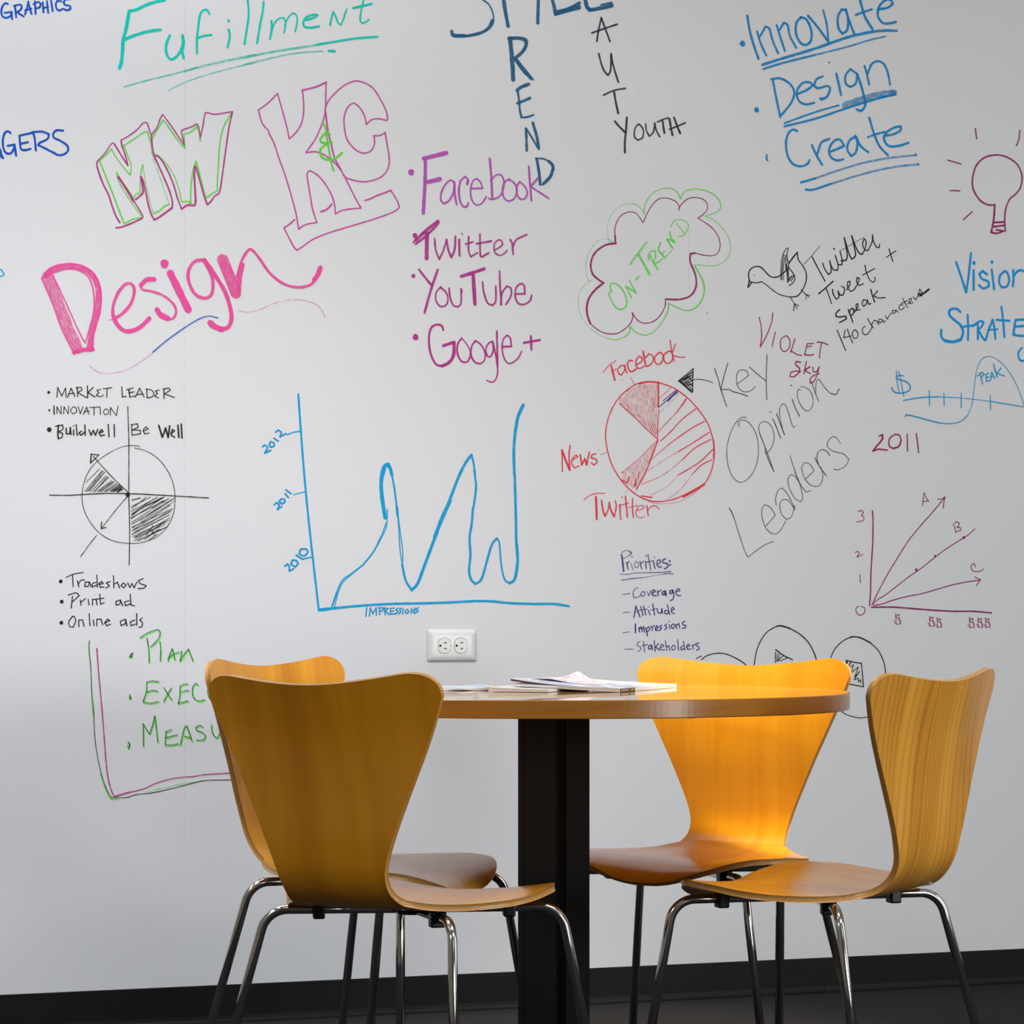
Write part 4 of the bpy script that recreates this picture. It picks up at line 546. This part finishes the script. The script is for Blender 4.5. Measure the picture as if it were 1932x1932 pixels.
# ------------------------------------------------------------------ electrical outlet
ou, oz = wall_uz(852, 1218)
def onwall(u, n, z): return rm(ou + u, n, oz + z)
MO = Matrix.Translation(rm(ou, 0, oz)) @ Matrix.Rotation(TH, 4, 'Z')   # local x along wall, -y into room
outlet = empty('electrical_outlet', rm(ou, 0, oz), TH)
tag(outlet, 'white double power outlet mounted sideways on the wall above the table', 'power outlet')
def local(bm, name, mat, parent, smooth=False): return bm_obj(name, bm, mat, parent, smooth)
PW, PH = 0.1145, 0.0705
bm = bmesh.new()
def ring(w, h, y, r, seg=6):
    pts = []
    for cx, cz, a0 in ((1, 1, 0), (-1, 1, 90), (-1, -1, 180), (1, -1, 270)):
        for k in range(seg + 1):
            a = R(a0 + 90 * k / seg); pts.append((cx * (w / 2 - r) + math.cos(a) * r, y, cz * (h / 2 - r) + math.sin(a) * r))
    return pts
prof = [(0, 0.0, .004), (0.0, -0.002, .004), (-0.003, -0.0045, .004), (-0.008, -0.0062, .004), (-0.0135, -0.0066, .003)]
rings = [[bm.verts.new(p) for p in ring(PW + 2 * d, PH + 2 * d, y, r)] for d, y, r in prof]
for a, b in zip(rings, rings[1:]):
    for i in range(len(a)): bm.faces.new((a[i], a[(i + 1) % len(a)], b[(i + 1) % len(a)], b[i]))
bm.faces.new(rings[-1]); bm.faces.new(rings[0][::-1])
local(bm, 'cover_plate', M_plate, outlet, True)
for s in (-1, 1):
    cx = s * 0.0191
    bm = bmesh.new(); pts = []
    for k in range(40):
        a = 2 * math.pi * k / 40
        pts.append((max(-0.0143, min(0.0143, math.cos(a) * 0.0172)), math.sin(a) * 0.0172))
    f0 = [bm.verts.new((cx + x, -0.0055, z)) for x, z in pts]; f1 = [bm.verts.new((cx + x * 0.97, -0.0078, z * 0.97)) for x, z in pts]
    for i in range(40): bm.faces.new((f0[i], f0[(i + 1) % 40], f1[(i + 1) % 40], f1[i]))
    bm.faces.new(f1); bm.faces.new(f0[::-1])
    rc = local(bm, 'receptacle', M_recept, outlet)
    bm = bmesh.new()                                                     # dark gap round the face
    g0 = [bm.verts.new((cx + x * 1.03, -0.0067, z * 1.03)) for x, z in pts]; bm.faces.new(g0)
    local(bm, 'receptacle_gap', M_slot, outlet)
    for z, w in ((0.0064, 0.0068), (-0.0064, 0.0058)):
        bm = bmesh.new(); add_box(bm, (cx + 0.002, -0.0080, z), (w, 0.0010, 0.0022)); local(bm, 'slot', M_slot, rc)
    bm = bmesh.new(); add_cyl(bm, (0, 0, 0), 0.0026, 0.0010, 16, M=Matrix.Translation((cx - 0.0098, -0.0080, 0)) @ Matrix.Rotation(R(90), 4, 'X')); local(bm, 'slot', M_slot, rc)
bm = bmesh.new(); add_cyl(bm, (0, 0, 0), 0.0033, 0.0016, 20, 0.0026, M=Matrix.Translation((0, -0.0070, 0)) @ Matrix.Rotation(R(90), 4, 'X'))
local(bm, 'screw', M_steel, outlet)

# ------------------------------------------------------------------ plywood chairs
PROFILE = [(0.205, 0.3805), (0.197, 0.390), (0.177, 0.3995), (0.140, 0.4080), (0.08, 0.4130), (0.02, 0.4125), (-0.05, 0.4110), (-0.105, 0.4120), (-0.150, 0.4190),
           (-0.184, 0.4370), (-0.2055, 0.4700), (-0.2135, 0.5200), (-0.219, 0.605), (-0.228, 0.687), (-0.240, 0.747), (-0.247, 0.776)]
# half width by distance forward (seat) and by height (back)
SEAT_A, SEAT_F0, SEAT_B, SEAT_E = 0.233, 0.010, 0.195, 2.45
SEAT_W = [(-0.170, .1165), (-0.150, .133), (-0.115, .165), (-0.075, .199), (-0.03, .226), (0.010, .233)]
BACK_W = [(0.412, .1225), (0.424, .1125), (0.438, .1060), (0.453, .1045), (0.473, .1070), (0.500, .1150), (0.555, .1385), (0.605, .1620), (0.655, .1875), (0.70, .2110), (0.725, .2240), (0.742, .2320)]
CUP = [(0.0, .030), (0.05, .022), (0.10, .0125), (0.15, .008), (0.20, .005), (0.30, .003), (0.42, .002), (0.50, .008), (0.62, .018), (0.75, .024), (0.9, .025)]
CUP_E = 1.6
def lookup(tab, s):
    if s <= tab[0][0]: return tab[0][1]
    for i in range(len(tab) - 1):
        (a, x), (b, y) = tab[i], tab[i + 1]
        if s <= b:
            p = tab[max(i - 1, 0)]; q = tab[min(i + 2, len(tab) - 1)]
            t = (s - a) / (b - a); m0 = (y - p[1]) / (b - p[0]) * (b - a) if b > p[0] else 0; m1 = (q[1] - x) / (q[0] - a) * (b - a) if q[0] > a else 0
            return (2 * t**3 - 3 * t**2 + 1) * x + (t**3 - 2 * t**2 + t) * m0 + (-2 * t**3 + 3 * t**2) * y + (t**3 - t**2) * m1
    return tab[-1][1]
_pp = catmull([(0, y, z) for y, z in PROFILE], 16)
_sl = [0.0]
for a, b in zip(_pp, _pp[1:]): _sl.append(_sl[-1] + (b - a).length)
SLEN = _sl[-1]
def prof_at(s):
    s = max(0.0, s)
    if s >= SLEN:
        t = (_pp[-1] - _pp[-2]).normalized(); return _pp[-1] + t * (s - SLEN), t
    lo, hi = 0, len(_sl) - 1
    while hi - lo > 1:
        m = (lo + hi) // 2
        if _sl[m] <= s: lo = m
        else: hi = m
    f = (s - _sl[lo]) / (_sl[hi] - _sl[lo])
    i0, i1 = max(lo - 1, 0), min(hi + 1, len(_pp) - 1)
    return _pp[lo].lerp(_pp[hi], f), (_pp[i1] - _pp[i0]).normalized()
WK = 0.92 / SLEN * SLEN
THICK = 0.0105
def shell_mesh(name, mats, parent):
    nu = 30; rows = []                                   # rows: (distance along the profile, half width, weight of the dip in the top edge)
    def s_of(axis, val, lo, hi):
        for _ in range(40):
            m = (lo + hi) / 2; q = prof_at(m)[0]
            if (q.y > val) if axis == 'y' else (q.z < val): lo = m
            else: hi = m
        return (lo + hi) / 2
    sb = s_of('y', -0.165, 0.0, 0.45)                    # where the bend takes over
    for k in range(22):                                  # rounded front half of the seat
        a = R(86.5) * (1 - k / 22)
        f = SEAT_F0 + SEAT_B * math.sin(a) ** (2 / SEAT_E); w = SEAT_A * math.cos(a) ** (2 / SEAT_E)
        rows.append((s_of('y', f, 0.0, 0.45), w, 0.0))
    for k in range(14):
        f = SEAT_F0 + (-0.165 - SEAT_F0) * k / 14; rows.append((s_of('y', f, 0.0, 0.5), lookup(SEAT_W, f), 0.0))
    zt = 0.738; s1 = s_of('z', zt, 0.36, SLEN); dipw = lambda s: max(0.0, (s - 0.58) / (SLEN - 0.58)) ** 2
    for k in range(34):
        s = sb + (s1 - sb) * k / 34; z = prof_at(s)[0].z
        w = lookup(BACK_W, z) if z > 0.424 else lookup([(sb, lookup(SEAT_W, -0.165)), (s_of('z', 0.424, 0.36, SLEN), .1125)], s)
        rows.append((s, w, dipw(s)))
    wt = lookup(BACK_W, zt); rt = SLEN - s1; rw = 0.062
    for k in range(13):
        a = k / 12 * math.pi / 2
        s = s1 + rt * math.sin(a); rows.append((s, wt - rw + rw * math.cos(a) + 0.004 * math.sin(2 * a), dipw(s)))
    nr = len(rows)
    top, bot, uvs = [], [], []
    for s, w, dw in rows:
        for j in range(nu + 1):
            x = (j / nu * 2 - 1) * w
            se = s + dw * 0.016 * ((x / 0.18) ** 2 - 0.25 * (x / 0.18) ** 4)
            p, t = prof_at(se); n = Vector((0, t.z, -t.y))
            c = lookup(CUP, se)
            q = p + n * (c * (abs(x) / 0.2) ** CUP_E); q.x = x
            slope = c * CUP_E * (abs(x) / 0.2) ** (CUP_E - 1) / 0.2 * (1 if x > 0 else -1)
            nn = (n - Vector((slope, 0, 0))).normalized()
            top.append(q + nn * THICK / 2); bot.append(q - nn * THICK / 2); uvs.append((x, s))
    m = nu + 1; nr = len(rows); vs = top + bot; uv = uvs + [(x + 0.7, s + 0.3) for x, s in uvs]; fs, mi = [], []
    o2 = nr * m
    for i in range(nr - 1):
        for j in range(nu):
            a, b, c, d = i * m + j, i * m + j + 1, (i + 1) * m + j + 1, (i + 1) * m + j
            fs.append((a, d, c, b)); mi.append(0); fs.append((o2 + a, o2 + b, o2 + c, o2 + d)); mi.append(0)
    loop = [j for j in range(m)] + [i * m + nu for i in range(1, nr)] + [(nr - 1) * m + j for j in range(nu - 1, -1, -1)] + [i * m for i in range(nr - 2, 0, -1)]
    # rim with a small round-over: own vertices so that the edge stays crisp
    base_i = len(vs); dist = 0.0; L = len(loop); prev = None
    cols = 4
    for q in range(L + 1):
        i = loop[q % L]; a, b = top[i], bot[i]; mid = (a + b) / 2
        if prev is not None: dist += (mid - prev).length
        prev = mid
        pa, pb = top[loop[(q - 1) % L]], top[loop[(q + 1) % L]]
        tang = (pb - pa); nrm = (a - b).normalized(); out = tang.cross(nrm)
        out = out.normalized() if out.length > 1e-9 else Vector((0, 0, 0))
        ctr_dir = mid - Vector((0, mid.y, mid.z))
        for f, e in ((0.0, 0.0), (0.14, 0.0011), (0.86, 0.0011), (1.0, 0.0)):
            vs.append(a.lerp(b, f) + out * e); uv.append((dist, f))
    for q in range(L):
        for c in range(cols - 1):
            k = base_i + q * cols + c
            fs.append((k, k + 1, k + cols + 1, k + cols)); mi.append(1)
    return mesh_obj(name, vs, fs, mats, parent, smooth=True, mi=mi, uv=uv)

ARM_A, ARM_F, ARM_B, ARM_Z = 0.186, 0.172, -0.142, 0.3955
FOOT_A, FOOT_F, FOOT_B = 0.253, 0.212, -0.229
CHAIRS = []
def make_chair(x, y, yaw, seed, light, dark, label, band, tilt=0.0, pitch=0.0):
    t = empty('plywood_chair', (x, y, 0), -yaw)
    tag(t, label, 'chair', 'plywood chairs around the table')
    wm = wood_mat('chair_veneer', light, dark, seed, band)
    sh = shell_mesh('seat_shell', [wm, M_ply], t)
    if tilt or pitch:
        piv = Matrix.Translation((0, 0, 0.42))
        Mt = piv @ Matrix.Rotation(R(tilt), 4, 'Y') @ Matrix.Rotation(R(pitch), 4, 'X') @ piv.inverted()
        sh.data.transform(Mt)
    c0 = Vector((0, 0.012, 0.3955))
    for sx in (-1, 1):
        for fy, gy in ((ARM_F, FOOT_F), (ARM_B, FOOT_B)):
            corner = Vector((sx * ARM_A, fy, ARM_Z)); foot = Vector((sx * FOOT_A, gy, 0.004))
            start = c0 + Vector((sx * 0.020, 0.02 if fy > 0 else -0.02, 0))
            path = fillet(start, corner, foot, 0.045, 12)
            leg = tube('leg', path, 0.008, M_chrome, t)
            bm = bmesh.new(); d = (corner - foot).normalized()
            add_cyl(bm, tuple(foot + Vector((0, 0, 0.008))), 0.0105, 0.024, 20); bm_obj('glide', bm, M_black, leg)
            # rubber bumper strapped round the arm under the seat
            dirv = (corner - start); ang = math.atan2(dirv.y, dirv.x)
            pc = start.lerp(corner, 0.60)
            bm = bmesh.new()
            Mc = Matrix.Translation((pc.x, pc.y, 0.3945)) @ Matrix.Rotation(ang, 4, 'Z')
            add_box(bm, (0, 0, -0.002), (0.020, 0.026, 0.026), Mc, 0.003)
            add_box(bm, (0, 0, 0.0085), (0.016, 0.018, 0.009), Mc, 0.002)
            bm_obj('rubber_pad', bm, M_black, leg)
    bm = bmesh.new(); add_cyl(bm, (0, 0.012, 0.4030), 0.050, 0.008, 40); add_cyl(bm, (0, 0.012, 0.394), 0.026, 0.016, 28, 0.032)
    bm_obj('mounting_plate', bm, M_black, t)
    CHAIRS.append(t); return t
L1, D1 = (0.74, 0.37, 0.060, 1), (0.40, 0.155, 0.018, 1)
make_chair(-0.169, 4.800, 0.593, 1.0, (0.76, 0.315, 0.012, 1), (0.50, 0.175, 0.005, 1), 'plywood chair at the front left of the table, its back turned to the viewer', 0.06, -1.2, 1.4)
make_chair(-0.258, 5.354, 2.068, 2.0, (0.76, 0.36, 0.04, 1), (0.48, 0.20, 0.018, 1), 'plywood chair mostly hidden behind the front left chair, by the wall', 0.12, 0.0, -1.3)
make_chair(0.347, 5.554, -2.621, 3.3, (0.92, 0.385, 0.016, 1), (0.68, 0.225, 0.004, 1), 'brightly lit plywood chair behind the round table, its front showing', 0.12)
make_chair(0.521, 5.003, -0.974, 4.1, (0.86, 0.41, 0.058, 1), (0.50, 0.20, 0.020, 1), 'plywood chair with striped grain at the right of the table, seen from its side', 0.6, -0.5, 1.5)

# ------------------------------------------------------------------ round table
TX, TY, TR, TZ, TT = 0.07477, 5.27248, 0.533, 0.74, 0.0305
table = tag(empty('round_table', (TX, TY, 0), R(20)), 'round wooden table with a glossy top on a dark column, chairs around it', 'table')
M_top = wood_mat('table_veneer', (0.72, 0.36, 0.10, 1), (0.46, 0.19, 0.04, 1), 7.7, 0.35, 0.035)
M_edge = wood_mat('table_edge_band', (0.44, 0.185, 0.030, 1), (0.25, 0.092, 0.012, 1), 8.3, 0.20, 0.22)
seg = 300
vs, fs, uv = [], [], []
for r, z in ((TR - 0.0015, TZ), (TR - 0.0015, TZ - TT)):
    for k in range(seg):
        a = 2 * math.pi * k / seg; vs.append((math.cos(a) * r, math.sin(a) * r, z)); uv.append((math.cos(a) * r, math.sin(a) * r))
fs = [tuple(range(seg)), tuple(range(2 * seg - 1, seg - 1, -1))]
mesh_obj('tabletop', vs, fs, M_top, table, smooth=False, uv=uv)
vs, fs, uv = [], [], []
ep = [(TR - 0.0015, TZ), (TR, TZ - 0.0012), (TR, TZ - TT + 0.0015), (TR - 0.0015, TZ - TT)]
for k in range(seg + 1):
    a = 2 * math.pi * k / seg
    for r, z in ep: vs.append((math.cos(a) * r, math.sin(a) * r, z)); uv.append((z, a * TR))
ne = len(ep)
for k in range(seg):
    for i in range(ne - 1): fs.append((k * ne + i, k * ne + i + 1, (k + 1) * ne + i + 1, (k + 1) * ne + i))
mesh_obj('edge_band', vs, fs, M_edge, table, smooth=False, uv=uv)
# column: four-lobed extrusion with a groove in each face
bm = bmesh.new(); cw = 0.0638
def prism(bm, pts, z0, z1):
    a = [bm.verts.new((x, y, z0)) for x, y in pts]; b = [bm.verts.new((x, y, z1)) for x, y in pts]; n = len(pts)
    for i in range(n): bm.faces.new((a[i], a[(i + 1) % n], b[(i + 1) % n], b[i]))
    bm.faces.new(a[::-1]); bm.faces.new(b)
q = [(-cw, -cw), (-cw + .010, -cw), (-cw + .0105, -cw + .0015), (-cw + .011, -cw), (0.004, -cw), (0.006, -cw + 0.020), (0.020, -cw + 0.020), (0.022, -cw), (cw - .004, -cw)]
pts = []
for k in range(4):
    c_, s_ = math.cos(k * math.pi / 2), math.sin(k * math.pi / 2)
    pts += [(x * c_ - y * s_, x * s_ + y * c_) for x, y in q]
prism(bm, pts, 0.03, TZ - TT - 0.006)
col_o = bm_obj('column', bm, M_column, table)
col_o.rotation_euler = (0, 0, -R(20))
bm = bmesh.new(); add_cyl(bm, (0, 0, 0.016), 0.30, 0.024, 64, 0.27); add_cyl(bm, (0, 0, 0.032), 0.10, 0.016, 40, 0.085)
bm_obj('base', bm, M_column, table)
for k in range(4):
    a = R(20 + 90 * k)
    Mk = Matrix.Rotation(a, 4, 'Z')
    bm = bmesh.new()
    vsb = [(0.03, -0.03), (0.40, -0.020), (0.40, 0.020), (0.03, 0.03)]
    lo = [bm.verts.new((x, y, TZ - TT - 0.020 if x < 0.1 else TZ - TT - 0.004)) for x, y in vsb]; hi = [bm.verts.new((x, y, TZ - TT)) for x, y in vsb]
    for i in range(4): bm.faces.new((lo[i], lo[(i + 1) % 4], hi[(i + 1) % 4], hi[i]))
    bm.faces.new(lo[::-1]); bm.faces.new(hi); bmesh.ops.transform(bm, matrix=Mk, verts=bm.verts)
    arm = bm_obj('support_arm', bm, M_column, table)
    bm = bmesh.new(); add_cyl(bm, (0.36, 0, TZ - TT - 0.0055), 0.008, 0.005, 16, M=Mk); bm_obj('bolt', bm, M_column, arm)

# ------------------------------------------------------------------ magazines and papers on the table
def paper_mat(name, base, marks, scale):
    k = NT(name); b = k.b; tc = k.n('ShaderNodeTexCoord'); mp = k.n('ShaderNodeMapping'); k.l(tc.outputs['Object'], mp.inputs[0]); mp.inputs['Scale'].default_value = scale
    nz = k.n('ShaderNodeTexNoise', Scale=1.0, Detail=1.0); k.l(mp.outputs[0], nz.inputs[0])
    k.l(k.ramp(nz.outputs['Fac'], [(0.42, base)] + marks), b.inputs['Base Color']); b.inputs['Roughness'].default_value = 0.3
    return k.m
M_pages = paper_mat('magazine_pages', (0.70, 0.68, 0.64, 1), [(0.55, (0.40, 0.37, 0.33, 1)), (0.62, (0.72, 0.70, 0.67, 1))], (6, 6, 900))
M_cover = paper_mat('magazine_cover', (0.78, 0.80, 0.84, 1), [(0.50, (0.42, 0.44, 0.46, 1)), (0.58, (0.55, 0.66, 0.86, 1)), (0.7, (0.8, 0.8, 0.8, 1))], (14, 7, 1))
M_red = simple('dark_red_print', (0.10, 0.008, 0.02), 0.35, noise=0.1)
M_white = simple('white_paper', (0.80, 0.79, 0.77), 0.5, noise=0.02)
M_pink = paper_mat('pink_print_paper', (0.82, 0.80, 0.80, 1), [(0.52, (0.80, 0.36, 0.52, 1)), (0.60, (0.83, 0.80, 0.80, 1))], (60, 25, 1))
M_label = simple('black_print', (0.035, 0.03, 0.028), 0.4, noise=0.1)
def pix_table(px, py, z=TZ):
    d = FPX * (EYE - z) / (py - HORIZON); return Vector(((px - 966) / FPX * d, d, z))
def sheet(bm, o, ax, ay, w, h, zf, th, nx=14, ny=10):
    """a bendable sheet: o corner, ax/ay unit axes, zf(u, v) height of its underside above the corner"""
    t, b = [], []
    for i in range(nx + 1):
        for j in range(ny + 1):
            u, v = i / nx, j / ny; p = o + ax * (u * w) + ay * (v * h); z = zf(u, v)
            b.append(bm.verts.new((p.x, p.y, p.z + z))); t.append(bm.verts.new((p.x, p.y, p.z + z + th(u, v) if callable(th) else p.z + z + th)))
    m = ny + 1
    for i in range(nx):
        for j in range(ny):
            a, c, d, e = i * m + j, (i + 1) * m + j, (i + 1) * m + j + 1, i * m + j + 1
            bm.faces.new((t[a], t[c], t[d], t[e])); bm.faces.new((b[a], b[e], b[d], b[c]))
    lp = [j for j in range(m)] + [i * m + ny for i in range(1, nx + 1)] + [nx * m + j for j in range(ny - 1, -1, -1)] + [i * m for i in range(nx - 1, 0, -1)]
    for q in range(len(lp)):
        a, c = lp[q], lp[(q + 1) % len(lp)]; bm.faces.new((t[a], b[a], b[c], t[c]))
def magazine(name, label, s0, s1, width, thick, zf, cover, spine_label, under, z0=0.0, curl=0.0, fan=-0.25):
    """spine runs s0 -> s1 on the table, pages to the left of it"""
    sp = (s1 - s0); ln = sp.length; ay = sp.normalized(); ax = Vector((-ay.y, ay.x, 0))
    o = s0.copy(); o.z = TZ + 0.0005 + z0
    root = tag(empty(name, tuple(o)), label, 'magazine')
    inv = Vector(o)
    def put(part, bm, mat):
        bmesh.ops.translate(bm, vec=-inv, verts=bm.verts); return bm_obj(part, bm, mat, root)
    taper = lambda u, v: thick * (1 + fan * u)
    bm = bmesh.new(); sheet(bm, o, ax, ay, width, ln, zf, taper); put('page_block', bm, M_pages)
    top = lambda u, v: zf(u, v) + taper(u, v) + 0.0001 + curl * max(0, u - 0.3) ** 2 * (1 - 0.6 * v)
    bm = bmesh.new(); sheet(bm, o, ax, ay, width * 1.01, ln, top, 0.0003); cv = put('front_cover', bm, cover)
    if under:
        bm = bmesh.new(); sheet(bm, o + ay * 0.0004, ax, ay, width * 1.005, ln * 0.99, lambda u, v: top(u, v) - 0.0003 - 0.0045 * max(0, u - .25), lambda u, v: 0.0002 + 0.0043 * max(0, u - .25)); put('inside_cover', bm, under)
    bm = bmesh.new()
    M_ = Matrix(((ax.x, ay.x, 0, o.x), (ax.y, ay.y, 0, o.y), (0, 0, 1, o.z + zf(0, 0)), (0, 0, 0, 1)))
    add_box(bm, (-0.0004, ln / 2, thick / 2 + 0.0002), (0.0008, ln, thick + 0.0004), M_); spn = put('spine', bm, M_white)
    if spine_label:
        bm = bmesh.new(); add_box(bm, (-0.0010, spine_label / 2 + 0.002, thick / 2), (0.0005, spine_label, thick * 0.96), M_); put('spine_label', bm, M_label)
        bm = bmesh.new()
        for k in range(7): add_box(bm, (-0.0014, 0.012 + k * 0.0085 + (0.012 if k > 4 else 0), thick / 2), (0.0003, 0.0045, thick * 0.35), M_)
        put('spine_print', bm, M_white)
    return root
sA, sB = pix_table(1168, 1306.6), pix_table(1276, 1297.5)
magazine('magazine', 'topmost magazine on the table, thin white spine with a black label', sA, sB, 0.205, 0.0062,
         lambda u, v: 0.0098 * u ** 1.1, M_cover, 0.085, M_red, 0.0, 0.016)
s2A, s2B = pix_table(1034, 1306.8), pix_table(1110, 1300.0)
magazine('magazine', 'lower magazine on the table, sticking out left from under the topmost one', s2A, s2B, 0.112, 0.0040,
         lambda u, v: 0.0002, M_white, 0, None, 0.0, 0.0, 0.9)
# leaflet spread out flat at the left
bm = bmesh.new()
lo_ = pix_table(944, 1303.0); lx = (pix_table(836, 1303.5) - lo_).normalized(); ly = Vector((-lx.y, lx.x, 0)) * -1
if ly.y < 0: ly = -ly
lo_.z = TZ + 0.0005
sheet(bm, lo_, lx, ly, 0.150, 0.20, lambda u, v: 0.0006 + 0.0007 * math.sin(u * 17), lambda u, v: 0.0008 + 0.0042 * (1 - u), 30, 8)
bmesh.ops.translate(bm, vec=-lo_, verts=bm.verts)
lf = bm_obj('leaflet', bm, M_cover); lf.location = lo_
tag(lf, 'thin open leaflet lying left of the magazines, half behind the front chair', 'leaflet')
# crumpled sheet on top
bm = bmesh.new()
ay = (sB - sA).normalized(); ax = Vector((-ay.y, ay.x, 0))
po = sA + ax * 0.080 + ay * 0.10; po.z = TZ + 0.0005
LNM = (sB - sA).length
def pz(u, v):
    um = (0.080 + 0.120 * u) / 0.205; vm = (0.10 + 0.13 * v) / LNM
    cover = 0.0098 * um ** 1.1 + 0.0062 * (1 - 0.25 * um) + 0.016 * max(0, um - 0.3) ** 2 * (1 - 0.6 * vm)
    ridge = max(0.0, 1 - abs(u - 0.72 + 0.10 * v) / 0.45)
    return cover + 0.0008 + 0.010 * ridge ** 1.5 * (0.3 + 0.7 * v) + 0.007 * max(0, 1 - (abs(u - .68) * 1.4 + abs(v - 1)) * 3.2)
sheet(bm, po, ax, ay, 0.120, 0.13, pz, 0.0003, 30, 24)
bmesh.ops.translate(bm, vec=-po, verts=bm.verts)
ps = bm_obj('paper_sheet', bm, M_pink); ps.location = po
tag(ps, 'creased white sheet with pink print lying on the topmost magazine', 'paper')
